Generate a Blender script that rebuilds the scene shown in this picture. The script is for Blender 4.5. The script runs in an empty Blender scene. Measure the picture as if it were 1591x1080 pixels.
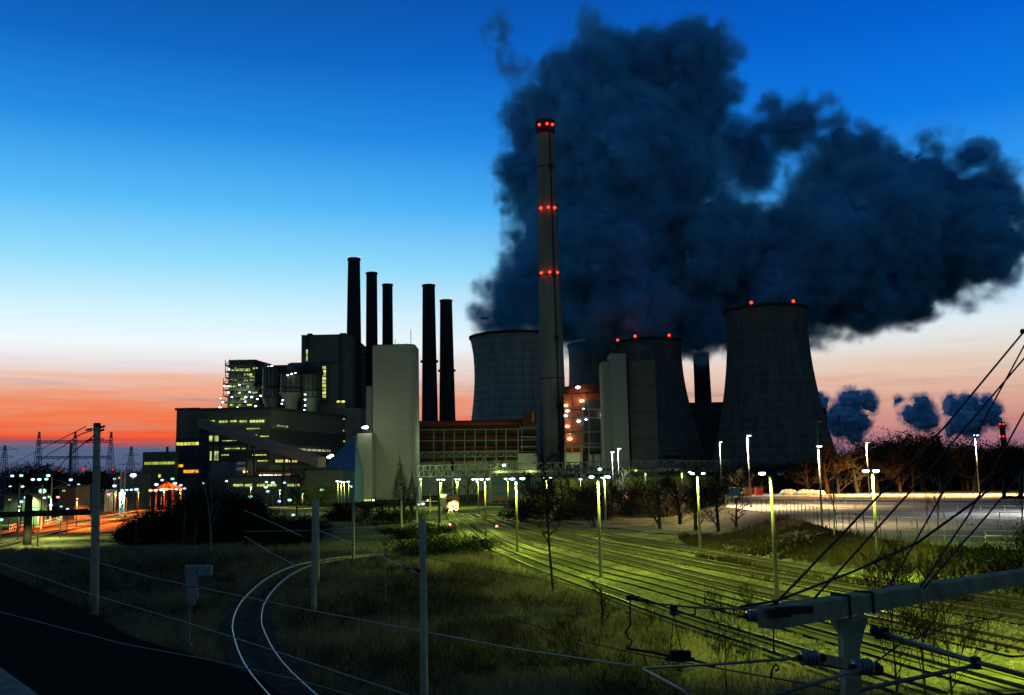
import bpy, math, random
import numpy as np
from mathutils import Vector, Matrix, Euler, noise
R = math.radians
random.seed(7)
sc = bpy.context.scene
col = sc.collection

# ---------------------------------------------------------------- camera
CAMZ = 7.8
F = 1500.0
cam_d = bpy.data.cameras.new('camera')
cam = bpy.data.objects.new('camera', cam_d)
col.objects.link(cam)
cam_d.sensor_width = 36
cam_d.lens = F / 1591 * 36
cam_d.clip_start = 0.1
cam_d.clip_end = 20000
CM = Matrix.Rotation(R(97.63), 3, 'X') @ Matrix.Rotation(R(-1.2), 3, 'Z')
cam.matrix_world = Matrix.Translation((0, 0, CAMZ)) @ CM.to_4x4()
sc.camera = cam

# ---------------------------------------------------------------- exposure
sc.view_settings.view_transform = 'Standard'
sc.view_settings.look = 'None'
sc.view_settings.exposure = 0
sc.view_settings.gamma = 1
sc.cycles.use_denoising = True
sc.cycles.max_bounces = 4
sc.cycles.diffuse_bounces = 2
sc.cycles.glossy_bounces = 2
sc.cycles.transparent_max_bounces = 8
sc.cycles.volume_bounces = 3
sc.cycles.sample_clamp_indirect = 1.5
sc.cycles.sample_clamp_direct = 0
sc.cycles.volume_max_steps = 96
sc.cycles.volume_step_rate = 1.0
sc.cycles.caustics_reflective = False
sc.cycles.caustics_refractive = False

# ---------------------------------------------------------------- world: afterglow sky
def s2l(c):
    return tuple(((v / 255) / 12.92 if v / 255 <= .04045 else ((v / 255 + .055) / 1.055) ** 2.4) for v in c)

world = bpy.data.worlds.new('World')
sc.world = world
world.use_nodes = True
nt = world.node_tree
nt.nodes.clear()
def wn(t, **k):
    n = nt.nodes.new(t)
    for a, b in k.items(): setattr(n, a, b)
    return n
def wmath(op, a, b=None, c=None, clamp=False):
    n = wn('ShaderNodeMath', operation=op, use_clamp=clamp)
    for i, v in enumerate((a, b, c)):
        if v is None: continue
        if isinstance(v, (int, float)): n.inputs[i].default_value = v
        else: nt.links.new(v, n.inputs[i])
    return n.outputs[0]
wout = wn('ShaderNodeOutputWorld')
wbg = wn('ShaderNodeBackground')
wtc = wn('ShaderNodeTexCoord')
wsep = wn('ShaderNodeSeparateXYZ')
nt.links.new(wtc.outputs['Generated'], wsep.inputs[0])
el = wmath('MULTIPLY', wmath('ARCSINE', wsep.outputs[2]), 180 / math.pi)       # degrees
az = wmath('MULTIPLY', wmath('ARCTAN2', wsep.outputs[0], wsep.outputs[1]), 180 / math.pi)
cxyz = wn('ShaderNodeCombineXYZ')                                             # streaky afterglow clouds
nt.links.new(wmath('MULTIPLY', az, .055), cxyz.inputs[0])
nt.links.new(wmath('ADD', wmath('MULTIPLY', el, .95), wmath('MULTIPLY', az, .006)), cxyz.inputs[1])
wnz = wn('ShaderNodeTexNoise')
wnz.inputs['Scale'].default_value = 1.3
wnz.inputs['Detail'].default_value = 6
wnz.inputs['Roughness'].default_value = .55
nt.links.new(cxyz.outputs[0], wnz.inputs['Vector'])
streak = wmath('SUBTRACT', wnz.outputs[0], .5)
low = wmath('SUBTRACT', 1, wmath('DIVIDE', wmath('ABSOLUTE', wmath('SUBTRACT', el, 4.2)), 4.0), clamp=True)
el2 = wmath('ADD', el, wmath('MULTIPLY', wmath('MULTIPLY', streak, low), 4.5))
def ramp(stops):
    r = wn('ShaderNodeValToRGB')
    lo, hi = -6.0, 60.0
    cr = r.color_ramp
    cr.interpolation = 'LINEAR'
    while len(cr.elements) < len(stops): cr.elements.new(.5)
    for e, (deg, c) in zip(cr.elements, stops):
        e.position = (deg - lo) / (hi - lo)
        e.color = (*s2l(c), 1)
    nt.links.new(wmath('DIVIDE', wmath('SUBTRACT', el2, lo), hi - lo, clamp=True), r.inputs[0])
    return r.outputs[0]
left = ramp([(-6, (6, 10, 16)), (-.5, (52, 60, 84)), (.6, (76, 88, 118)), (2.0, (88, 102, 136)), (2.4, (176, 84, 86)), (2.75, (248, 84, 40)), (3.5, (242, 124, 80)),
             (4.6, (240, 150, 116)), (5.6, (238, 188, 166)), (6.6, (236, 224, 222)), (7.8, (240, 250, 255)), (9.5, (214, 244, 255)), (12.4, (150, 222, 252)),
             (15.8, (88, 188, 248)), (19.8, (38, 142, 228)), (24, (16, 104, 196)), (29, (10, 76, 156)), (36, (5, 60, 134)), (60, (3, 40, 104))])
right = ramp([(-6, (6, 10, 16)), (-.5, (52, 60, 84)), (.6, (110, 90, 118)), (1.6, (172, 116, 132)), (2.6, (204, 140, 132)), (3.8, (220, 168, 148)),
              (5.2, (230, 198, 178)), (6.6, (230, 224, 216)), (7.8, (226, 236, 242)), (9.5, (190, 226, 248)), (12.4, (120, 198, 250)),
              (15.8, (50, 154, 242)), (19.4, (14, 122, 228)), (24, (4, 98, 208)), (28, (3, 80, 184)), (36, (3, 62, 146)), (60, (3, 40, 104))])
mx = wn('ShaderNodeMix', data_type='RGBA')
mr = wn('ShaderNodeMapRange', interpolation_type='SMOOTHSTEP')
mr.inputs[1].default_value, mr.inputs[2].default_value = -20, 24
nt.links.new(az, mr.inputs[0])
nt.links.new(mr.outputs[0], mx.inputs[0])
nt.links.new(left, mx.inputs[6]); nt.links.new(right, mx.inputs[7])
bk = wn('ShaderNodeMapRange', interpolation_type='SMOOTHSTEP')              # the glow is in the west, night behind
bk.inputs[1].default_value, bk.inputs[2].default_value = 34, 80
nt.links.new(wmath('ABSOLUTE', wmath('ADD', az, 2)), bk.inputs[0])
up = wn('ShaderNodeMapRange', interpolation_type='SMOOTHSTEP')
up.inputs[1].default_value, up.inputs[2].default_value = 60, 95
nt.links.new(el, up.inputs[0])
night = wmath('MAXIMUM', bk.outputs[0], up.outputs[0])
mx2 = wn('ShaderNodeMix', data_type='RGBA')
nt.links.new(night, mx2.inputs[0])
# mauve cloud bars low in the afterglow
bar = wn('ShaderNodeMapRange', interpolation_type='SMOOTHSTEP'); bar.inputs[1].default_value, bar.inputs[2].default_value = .50, .66; bar.inputs[4].default_value = .62
nt.links.new(wnz.outputs[0], bar.inputs[0])
lowb = wmath('SUBTRACT', 1, wmath('DIVIDE', wmath('ABSOLUTE', wmath('SUBTRACT', el, 4.6)), 2.6), clamp=True)
mxb = wn('ShaderNodeMix', data_type='RGBA'); mxb.inputs[7].default_value = (*s2l((168, 128, 132)), 1)
nt.links.new(wmath('MULTIPLY', bar.outputs[0], lowb), mxb.inputs[0]); nt.links.new(mx.outputs[2], mxb.inputs[6])
nt.links.new(mxb.outputs[2], mx2.inputs[6])
NIGHT = (.027, .064, .128, 1)
mx2.inputs[7].default_value = NIGHT
nt.links.new(mx2.outputs[2], wbg.inputs[0])
wbg.inputs[1].default_value = 1.0
nt.links.new(wbg.outputs[0], wout.inputs[0])

# ---------------------------------------------------------------- pixel -> world helpers (target is 1591 x 1080)
def ray(px, py):
    return CM @ Vector(((px - 795.5) / F, (540 - py) / F, -1))
def gp(px, py, z=0.0):
    d = ray(px, py); t = (z - CAMZ) / d.z
    return Vector((d.x * t, d.y * t, z))
def at(px, py, Y):
    d = ray(px, py); t = Y / d.y
    return Vector((d.x * t, Y, CAMZ + d.z * t))
def X(px, Y, py=700): return at(px, py, Y).x
def Z(px, py, Y): return at(px, py, Y).z
def horizon(px): return 741 - .021 * (px - 795)

# ---------------------------------------------------------------- materials (procedural)
MATS = {}
def mat(name, c, rough=.8, metal=0.0, var=.25, scale=2.0, c2=None, bump=0.0, streaky=False, spec=.3, detail=5, stretch=None):
    if name in MATS: return MATS[name]
    m = bpy.data.materials.new(name); m.use_nodes = True
    n = m.node_tree; L = n.links
    b = n.nodes['Principled BSDF']
    b.inputs['Roughness'].default_value = rough
    b.inputs['Metallic'].default_value = metal
    b.inputs['Specular IOR Level'].default_value = 0.0 if rough >= .85 else spec
    tc = n.nodes.new('ShaderNodeTexCoord')
    mp = n.nodes.new('ShaderNodeMapping')
    L.new(tc.outputs['Object'], mp.inputs[0])
    if streaky: mp.inputs['Scale'].default_value = (1, 1, .08)
    if stretch: mp.inputs['Scale'].default_value = stretch
    nz = n.nodes.new('ShaderNodeTexNoise')
    nz.inputs['Scale'].default_value = scale; nz.inputs['Detail'].default_value = detail
    nz.inputs['Roughness'].default_value = .65
    L.new(mp.outputs[0], nz.inputs['Vector'])
    cr = n.nodes.new('ShaderNodeValToRGB')
    cr.color_ramp.elements[0].position = .32; cr.color_ramp.elements[1].position = .68
    a = c2 if c2 else tuple(v * (1 - var) for v in c)
    b2 = c if c2 else tuple(min(1, v * (1 + var)) for v in c)
    cr.color_ramp.elements[0].color = (*a, 1); cr.color_ramp.elements[1].color = (*b2, 1)
    L.new(nz.outputs[0], cr.inputs[0]); L.new(cr.outputs[0], b.inputs['Base Color'])
    if bump:
        bp = n.nodes.new('ShaderNodeBump'); bp.inputs['Strength'].default_value = min(1, bump); bp.inputs['Distance'].default_value = .1 * max(1, bump)
        L.new(nz.outputs[0], bp.inputs['Height']); L.new(bp.outputs[0], b.inputs['Normal'])
    MATS[name] = m
    return m
def glow(name, c, s, var=0.0):
    if name in MATS: return MATS[name]
    m = bpy.data.materials.new(name); m.use_nodes = True
    n = m.node_tree; n.nodes.clear()
    o = n.nodes.new('ShaderNodeOutputMaterial'); e = n.nodes.new('ShaderNodeEmission')
    e.inputs[0].default_value = (*c, 1); e.inputs[1].default_value = s
    if var:
        tc = n.nodes.new('ShaderNodeTexCoord'); nz = n.nodes.new('ShaderNodeTexNoise'); nz.inputs['Scale'].default_value = .35
        nz.inputs['Detail'].default_value = 3
        mp = n.nodes.new('ShaderNodeMapRange'); mp.inputs[1].default_value = .35; mp.inputs[2].default_value = .65
        mp.inputs[3].default_value = s * (1 - var); mp.inputs[4].default_value = s * (1 + var)
        n.links.new(tc.outputs['Object'], nz.inputs['Vector']); n.links.new(nz.outputs[0], mp.inputs[0]); n.links.new(mp.outputs[0], e.inputs[1])
    n.links.new(e.outputs[0], o.inputs[0])
    m.cycles.emission_sampling = 'NONE'
    MATS[name] = m
    return m

concrete = mat('concrete', (.26, .26, .20), .9, var=.26, scale=.12, streaky=True)
def tower_material(name, c):
    m = mat(name, c, .92, var=.30, scale=.30, streaky=True, detail=9)
    n = m.node_tree; L = n.links; b = n.nodes['Principled BSDF']
    tc = n.nodes.new('ShaderNodeTexCoord'); wv = n.nodes.new('ShaderNodeTexWave'); wv.wave_type = 'BANDS'; wv.bands_direction = 'Z'; wv.wave_profile = 'SAW'
    wv.inputs['Scale'].default_value = .055; wv.inputs['Distortion'].default_value = .15; L.new(tc.outputs['Object'], wv.inputs['Vector'])
    cr = n.nodes.new('ShaderNodeValToRGB'); cr.color_ramp.elements[0].color = (.86, .86, .86, 1); cr.color_ramp.elements[1].color = (1.08, 1.08, 1.08, 1); cr.color_ramp.elements[1].position = .9
    e = cr.color_ramp.elements.new(.96); e.color = (.78, .78, .78, 1); L.new(wv.outputs[0], cr.inputs[0])
    src = b.inputs['Base Color'].links[0].from_socket; mx_ = n.nodes.new('ShaderNodeMix'); mx_.data_type = 'RGBA'; mx_.blend_type = 'MULTIPLY'; mx_.inputs[0].default_value = 1
    L.new(src, mx_.inputs[6]); L.new(cr.outputs[0], mx_.inputs[7]); L.new(mx_.outputs[2], b.inputs['Base Color'])
    return m
tower_conc = tower_material('tower_concrete', (.15, .165, .125)); tower_lit = tower_material('lit_tower_concrete', (.40, .41, .31))  # lighter copy for two towers; the light they lack is put into its colour
dark_conc = mat('dark_concrete', (.045, .045, .045), .9, var=.3, scale=.1, streaky=True)
absorber_clad = mat('absorber_cladding', (.26, .28, .25), .8, var=.07, scale=.5, stretch=(.15, .15, 1.2))
shed_clad = mat('shed_wall', (.15, .16, .13), .85, var=.15, scale=.4)
pale_clad = mat('pale_cladding', (.32, .335, .30), .7, var=.07, scale=.5, stretch=(.15, .15, 1.2))
grey_clad = mat('grey_cladding', (.12, .13, .10), .8, var=.18, scale=.4, stretch=(.3, .3, 1))
dark_clad = mat('dark_cladding', (.05, .055, .06), .8, var=.25, scale=.4)
tall_clad = mat('slate_cladding', (.10, .125, .11), .8, var=.2, scale=.2)
blue_clad = mat('blue_cladding', (.05, .12, .22), .6, var=.15, scale=.6)
orange_steel = mat('rust_orange_steel', (.19, .042, .016), .7, var=.4, scale=.5)
steel = mat('galvanised_steel', (.20, .21, .20), .55, .4, var=.3, scale=3)
dark_steel = mat('dark_steel', (.03, .033, .035), .6, .3, var=.3, scale=3)
pole_conc = mat('pole_concrete', (.48, .44, .30), .85, var=.25, scale=2.2, stretch=(1, 1, .35))
lamp_pole = mat('painted_lamp_pole', (.13, .13, .10), .5, .2, var=.15, scale=3)
rail_m = mat('polished_rail', (.34, .34, .33), .36, 1.0, var=.15, scale=5)
rail_dull = mat('dull_rail', (.22, .20, .17), .5, .8, var=.3, scale=5)
rail_rust = mat('rusty_rail', (.05, .04, .028), .6, .5, var=.3, scale=5)
sleeper_pale = mat('pale_sleeper', (.20, .19, .12), .9, var=.35, scale=4)
sleeper_m = mat('sleeper_wood', (.09, .075, .055), .9, var=.4, scale=4)
ballast_m = mat('track_ballast', (.055, .052, .042), .95, c2=(.018, .02, .014), scale=1.6, bump=.8, detail=10)
asphalt = mat('asphalt', (.075, .073, .07), .85, var=.25, scale=.25, detail=8, bump=.2)
lotm = mat('lot_surface', (.40, .33, .25), .85, c2=(.18, .16, .135), scale=.06, detail=9, bump=.15, stretch=(.35, 1.5, 1))
gravel = mat('gravel_path', (.11, .11, .10), .95, var=.35, scale=2.5, bump=.5)
bark = mat('dark_bark', (.035, .03, .022), .95, var=.4, scale=6)
twig = mat('twigs', (.035, .032, .02), .95, var=.4, scale=3)
twig_orange = mat('russet_twigs', (.042, .024, .013), .95, var=.35, scale=1)
birch = mat('birch_bark', (.42, .40, .36), .9, c2=(.10, .09, .08), scale=3, stretch=(1, 1, 2.5))
leaf_dark = mat('dark_foliage', (.018, .026, .014), .95, var=.5, scale=2)
white_paint = mat('white_paint', (.7, .7, .68), .5, var=.12, scale=2)
red_paint = mat('red_paint', (.45, .05, .03), .5, var=.2, scale=2)
orange_paint = mat('orange_paint', (.50, .16, .03), .5, var=.2, scale=2)
blue_paint = mat('blue_paint', (.05, .20, .40), .5, var=.2, scale=2)
fence_m = mat('green_fence_wire', (.05, .08, .05), .6, .3, var=.2, scale=4)
wire_m = mat('copper_wire', (.42, .42, .34), .6, .3, var=.2, scale=4)
wire_dark = mat('dark_cable', (.02, .022, .022), .7, var=.3, scale=4)
ceramic = mat('insulator_glaze', (.12, .20, .17), .15, var=.2, scale=6, spec=.6)
black_m = mat('black_rubber', (.012, .012, .012), .7, var=.3, scale=5)

S_WHITE = glow('small_lamp_white', (.50, .76, 1.0), 2.4); S_GREEN = glow('small_lamp_green', (.34, 1.0, .55), 1.9); S_WARM = glow('small_lamp_orange', (1.0, .40, .10), 2.3); S_PINK = glow('small_lamp_pink', (1.0, .34, .38), 2.0)
G_WHITE = glow('lamp_white', (.72, .86, 1.0), 9)
G_GREEN = glow('lamp_greenish', (.55, 1.0, .80), 9)
G_WARM = glow('lamp_warm', (1.0, .60, .26), 3.2)
G_PINK = glow('lamp_pink', (1.0, .55, .60), 8)
G_RED = glow('beacon_red', (1.0, .03, .01), 5)
G_WIN_Y = glow('window_yellow', (.85, .78, .16), 1.1, .4)
G_WIN_O = glow('window_orange', (1.0, .42, .05), 1.3, .3)
G_WIN_P = glow('window_pale', (.66, .78, .26), .75, .6)
G_WIN_G = glow('window_green', (.55, .72, .08), .6, .4)
G_HEAD = glow('headlight', (1.0, .66, .26), 4.5)

# ---------------------------------------------------------------- mesh builder and object helpers
def wloc(o):
    v = Vector((0, 0, 0))
    while o is not None:
        v = v + o.location; o = o.parent
    return v
class MB:
    def __init__(s): s.v = []; s.f = []
    def add(s, vs, fs):
        k = len(s.v); s.v += [tuple(p) for p in vs]; s.f += [tuple(i + k for i in f) for f in fs]; return s
    def box(s, c, d, rz=0.0):
        cx, cy, cz = c; a, b, h = d[0] / 2, d[1] / 2, d[2] / 2
        co, si = math.cos(rz), math.sin(rz)
        vs = [(cx + x * co - y * si, cy + x * si + y * co, cz + z) for z in (-h, h) for x, y in ((-a, -b), (a, -b), (a, b), (-a, b))]
        return s.add(vs, [(3, 2, 1, 0), (4, 5, 6, 7), (0, 1, 5, 4), (1, 2, 6, 5), (2, 3, 7, 6), (3, 0, 4, 7)])
    def bar(s, p, q, w, h=None):
        return s.tube([p, q], [w / 2 * 1.2, w / 2 * 1.2], 4)
    def tube(s, pts, rad, n=6, cap=True):
        pts = [Vector(p) for p in pts]
        if isinstance(rad, (int, float)): rad = [rad] * len(pts)
        vs = []; fs = []
        ref = None
        for i, p in enumerate(pts):
            t = (pts[min(i + 1, len(pts) - 1)] - pts[max(i - 1, 0)])
            if t.length < 1e-9: t = Vector((0, 0, 1))
            t.normalize()
            if ref is None:
                ref = Vector((1, 0, 0)) if abs(t.x) < .8 else Vector((0, 1, 0))
            u = (ref - t * ref.dot(t))
            if u.length < 1e-6: u = t.orthogonal()
            u.normalize(); w = t.cross(u); ref = u
            for k in range(n):
                a = 2 * math.pi * (k + .5) / n
                vs.append(p + (u * math.cos(a) + w * math.sin(a)) * rad[i])
        for i in range(len(pts) - 1):
            for k in range(n):
                a, b = i * n + k, i * n + (k + 1) % n
                fs.append((a, b, b + n, a + n))
        if cap:
            fs.append(tuple(range(n - 1, -1, -1))); m = (len(pts) - 1) * n; fs.append(tuple(range(m, m + n)))
        return s.add(vs, fs)
    def revolve(s, c, prof, n=24, cap=False):
        vs = []; fs = []
        for r, z in prof:
            for k in range(n):
                a = 2 * math.pi * k / n; vs.append((c[0] + r * math.cos(a), c[1] + r * math.sin(a), c[2] + z))
        for i in range(len(prof) - 1):
            for k in range(n):
                a, b = i * n + k, i * n + (k + 1) % n
                fs.append((a, b, b + n, a + n))
        if cap:
            fs.append(tuple(range(n - 1, -1, -1))); m = (len(prof) - 1) * n; fs.append(tuple(range(m, m + n)))
        return s.add(vs, fs)
    def ball(s, c, r, n=10, m=6, sc3=(1, 1, 1)):
        prof = [(max(.001, math.sin(math.pi * i / m)) , -math.cos(math.pi * i / m)) for i in range(m + 1)]
        vs = []; fs = []
        for pr, z in prof:
            for k in range(n):
                a = 2 * math.pi * k / n; vs.append((c[0] + r * sc3[0] * pr * math.cos(a), c[1] + r * sc3[1] * pr * math.sin(a), c[2] + r * sc3[2] * z))
        for i in range(m):
            for k in range(n):
                a, b = i * n + k, i * n + (k + 1) % n
                fs.append((a, b, b + n, a + n))
        return s.add(vs, fs)
    def prism(s, fp, z0, z1):
        n = len(fp)
        zt = z1 if isinstance(z1, (list, tuple)) else [z1] * n
        vs = [(x, y, z0) for x, y in fp] + [(x, y, zt[i]) for i, (x, y) in enumerate(fp)]
        fs = [tuple(range(n - 1, -1, -1)), tuple(range(n, 2 * n))] + [(i, (i + 1) % n, (i + 1) % n + n, i + n) for i in range(n)]
        return s.add(vs, fs)
    def build(s, name, m, parent=None, smooth=False):
        me = bpy.data.meshes.new(name)
        off = wloc(parent) if parent is not None else Vector((0, 0, 0))
        base = Vector((0, 0, 0))
        if parent is None and s.v:      # a top-level mesh gets its origin at its base
            a = np.array(s.v); base = Vector((float((a[:, 0].min() + a[:, 0].max()) / 2), float((a[:, 1].min() + a[:, 1].max()) / 2), float(a[:, 2].min())))
            off = base
        me.from_pydata([(x - off.x, y - off.y, z - off.z) for x, y, z in s.v], [], s.f)
        me.materials.append(m)
        if smooth: me.polygons.foreach_set('use_smooth', [True] * len(me.polygons))
        me.update()
        o = bpy.data.objects.new(name, me)
        o.location = base
        col.objects.link(o)
        o.parent = parent
        return o
def tag(o, label=None, cat=None, group=None, kind=None):
    if label: o['label'] = label
    if cat: o['category'] = cat
    if group: o['group'] = group
    if kind: o['kind'] = kind
    return o
def thing(name, loc, label, cat, group=None):
    o = bpy.data.objects.new(name, None); o.location = loc; o.empty_display_size = .5; col.objects.link(o)
    return tag(o, label, cat, group)
KIDS = {}
def children(o):
    return [c for c in o.children]
def copy_tree(o, parent=None):
    c = o.copy(); col.objects.link(c); c.parent = parent
    for ch in o.children: copy_tree(ch, c)
    return c
def point(loc, power, c, r=.3, parent=None, name='lamp_light'):
    ld = bpy.data.lights.new(name, 'POINT'); ld.energy = power; ld.color = c; ld.shadow_soft_size = r
    o = bpy.data.objects.new(name, ld); col.objects.link(o)
    o.parent = parent
    o.location = Vector(loc) - (wloc(parent) if parent is not None else Vector((0, 0, 0)))
    return o
def spot(loc, power, c, deg=155, r=.15, parent=None, rot=(0, 0, 0), name='lamp_light', blend=.6):
    ld = bpy.data.lights.new(name, 'SPOT'); ld.energy = power; ld.color = c; ld.shadow_soft_size = r; ld.spot_size = R(deg); ld.spot_blend = blend
    o = bpy.data.objects.new(name, ld); col.objects.link(o); o.parent = parent; o.rotation_euler = rot
    o.location = Vector(loc) - (wloc(parent) if parent is not None else Vector((0, 0, 0)))
    return o
def curve(pts, step=2.0):
    """Catmull-Rom through ground points."""
    P = [Vector(p) for p in pts]; P = [P[0] * 2 - P[1]] + P + [P[-1] * 2 - P[-2]]
    out = []
    for i in range(1, len(P) - 2):
        a, b, c, d = P[i - 1:i + 3]
        n = max(2, int((c - b).length / step))
        for k in range(n):
            t = k / n
            out.append(.5 * ((2 * b) + (c - a) * t + (2 * a - 5 * b + 4 * c - d) * t * t + (3 * b - a - 3 * c + d) * t ** 3))
    out.append(P[-2])
    return out
def truss(m, p, q, w, h, n, r):
    """Box lattice girder between p and q (bottom centre line), w wide across, h high."""
    p, q = Vector(p), Vector(q); d = (q - p); L = d.normalized(); s = Vector((-L.y, L.x, 0)).normalized() * (w / 2); u = Vector((0, 0, h))
    for sg in (-1, 1):
        m.bar(p + s * sg, q + s * sg, r * 2); m.bar(p + s * sg + u, q + s * sg + u, r * 2)
        for i in range(n):
            a = p + d * (i / n) + s * sg; b = p + d * ((i + 1) / n) + s * sg
            m.bar(a, a + u, r * 1.4)
            if i % 2: m.bar(a + u, b, r * 1.4)
            else: m.bar(a, b + u, r * 1.4)
    for i in range(n + 1):
        a = p + d * (i / n); m.bar(a - s, a + s, r * 1.2); m.bar(a - s + u, a + s + u, r * 1.2)
    return m

# ================================================================ SETTING: terrain, lot, paths
def yard(px, py, z=0.0): return gp(px, py, z)
LOT_NEAR = [(1128, 788), (1205, 799), (1277, 818), (1344, 835), (1427, 846), (1566, 855), (1750, 866)]
LOT_FAR = [(1750, 767), (1350, 768), (1142, 768)]
LOTZ = 2.0
lot_poly = [gp(px, py, LOTZ).to_2d() for px, py in LOT_NEAR + LOT_FAR]
def poly_sd(x, y, poly):
    """signed distance (positive inside) of arrays x, y to a polygon"""
    d = np.full(x.shape, 1e9); ins = np.zeros(x.shape, bool); n = len(poly)
    for i in range(n):
        ax, ay = poly[i]; bx, by = poly[(i + 1) % n]
        ex, ey = bx - ax, by - ay
        t = np.clip(((x - ax) * ex + (y - ay) * ey) / (ex * ex + ey * ey), 0, 1)
        d = np.minimum(d, np.hypot(x - ax - ex * t, y - ay - ey * t))
        c = ((ay > y) != (by > y)) & (x < (bx - ax) * (y - ay) / (by - ay + 1e-12) + ax)
        ins ^= c
    return np.where(ins, d, -d)
rng = np.random.default_rng(11)
_lat = rng.random((4, 64, 64))
def vnoise(x, y, s, k=0):
    u = x / s; v = y / s; i = np.floor(u).astype(int); j = np.floor(v).astype(int); a = u - i; b = v - j
    a = a * a * (3 - 2 * a); b = b * b * (3 - 2 * b); T = _lat[k]
    g = lambda p, q: T[p % 64, q % 64]
    return (g(i, j) * (1 - a) + g(i + 1, j) * a) * (1 - b) + (g(i, j + 1) * (1 - a) + g(i + 1, j + 1) * a) * b
TRACKS = {
    'a': [(700, 790), (704, 802), (716, 817), (740, 841), (768, 856), (803, 870), (870, 898), (963, 931), (1045, 962), (1200, 1013), (1330, 1056), (1440, 1092)],
    'b': [(716, 800), (738, 812), (768, 829), (810, 850), (870, 869), (950, 893), (1020, 910), (1110, 935), (1200, 960), (1400, 1016), (1620, 1078)],
    'c': [(728, 800), (775, 819), (830, 836), (937, 862), (1057, 892), (1150, 915), (1291, 948), (1442, 980), (1620, 1019)],
    'd': [(740, 798), (800, 815), (863, 829), (937, 846), (1050, 869), (1150, 888), (1256, 908), (1361, 926), (1450, 941), (1620, 969)],
    'e': [(780, 800), (830, 812), (877, 822), (951, 835), (1085, 857), (1150, 869), (1256, 889), (1343, 904), (1502, 929), (1620, 947)],
    'curve': [(640, 862), (560, 868), (505, 876), (470, 884), (432, 903), (398, 936), (384, 972), (391, 1006), (409, 1042), (436, 1075), (480, 1120)],
    'main1': [(-40, 856), (0, 848), (61, 833), (122, 820), (200, 806), (290, 787), (340, 778)],
    'main2': [(-40, 838), (0, 831), (80, 817), (160, 804), (240, 790), (320, 775)],
}
CENTRE = {k: curve([gp(*p) for p in v], 2.0) for k, v in TRACKS.items()}
tr_pts = np.array([(p.x, p.y) for v in CENTRE.values() for p in v])
def height(x, y):
    sd = poly_sd(x, y, lot_poly)
    t = np.clip((sd + 10) / 10, 0, 1); h = LOTZ * t * t * (3 - 2 * t)
    bumps = (vnoise(x, y, 7, 0) - .5) * .35 + (vnoise(x, y, 2.6, 1) - .5) * .16
    d = np.full(x.shape, 1e9)
    for i in range(0, len(tr_pts), 1):
        d = np.minimum(d, (x - tr_pts[i, 0]) ** 2 + (y - tr_pts[i, 1]) ** 2)
    near = np.clip((np.sqrt(d) - 2) / 6, 0, 1)
    lot = np.clip(1 - (sd + 3) / 3, 0, 1)
    edge = np.clip(np.minimum.reduce([x + 95, 205 - x, y - 12, 268 - y]) / 8, 0, 1)
    return np.where(edge < 1, h, h + bumps * near * lot) * np.clip(edge * 3, 0, 1) - .02 * (1 - edge)
def hz(x, y): return float(height(np.array([float(x)]), np.array([float(y)]))[0])

def ground_material():
    m = bpy.data.materials.new('yard_grass'); m.use_nodes = True
    n = m.node_tree; L = n.links; b = n.nodes['Principled BSDF']
    b.inputs['Roughness'].default_value = .95; b.inputs['Specular IOR Level'].default_value = .1
    tc = n.nodes.new('ShaderNodeTexCoord')
    def nz(scale, det, rough=.6):
        z = n.nodes.new('ShaderNodeTexNoise'); z.inputs['Scale'].default_value = scale; z.inputs['Detail'].default_value = det
        z.inputs['Roughness'].default_value = rough; L.new(tc.outputs['Object'], z.inputs['Vector']); return z.outputs[0]
    def rp(src, stops):
        r = n.nodes.new('ShaderNodeValToRGB'); cr = r.color_ramp
        while len(cr.elements) < len(stops): cr.elements.new(.5)
        for e, (p, c) in zip(cr.elements, stops): e.position = p; e.color = (*c, 1)
        L.new(src, r.inputs[0]); return r.outputs[0]
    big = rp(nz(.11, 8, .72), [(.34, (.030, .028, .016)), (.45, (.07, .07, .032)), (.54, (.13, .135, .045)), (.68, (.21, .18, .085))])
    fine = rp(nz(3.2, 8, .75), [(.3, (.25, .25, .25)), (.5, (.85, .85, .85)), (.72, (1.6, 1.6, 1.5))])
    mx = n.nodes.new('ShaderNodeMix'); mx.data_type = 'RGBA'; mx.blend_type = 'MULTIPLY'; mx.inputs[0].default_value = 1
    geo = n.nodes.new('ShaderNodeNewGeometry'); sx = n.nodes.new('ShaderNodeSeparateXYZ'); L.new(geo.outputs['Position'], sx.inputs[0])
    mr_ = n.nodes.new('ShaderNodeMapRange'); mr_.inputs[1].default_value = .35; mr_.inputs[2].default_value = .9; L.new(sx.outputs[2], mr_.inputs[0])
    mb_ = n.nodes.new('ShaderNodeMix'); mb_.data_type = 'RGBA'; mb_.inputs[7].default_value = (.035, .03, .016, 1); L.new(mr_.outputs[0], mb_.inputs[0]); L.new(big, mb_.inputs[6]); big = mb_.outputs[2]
    L.new(big, mx.inputs[6]); L.new(fine, mx.inputs[7]); L.new(mx.outputs[2], b.inputs['Base Color'])
    bp = n.nodes.new('ShaderNodeBump'); bp.inputs['Strength'].default_value = 1; bp.inputs['Distance'].default_value = .18
    L.new(nz(2.2, 10, .75), bp.inputs['Height']); L.new(bp.outputs[0], b.inputs['Normal'])
    return m
grassland = ground_material()

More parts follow.
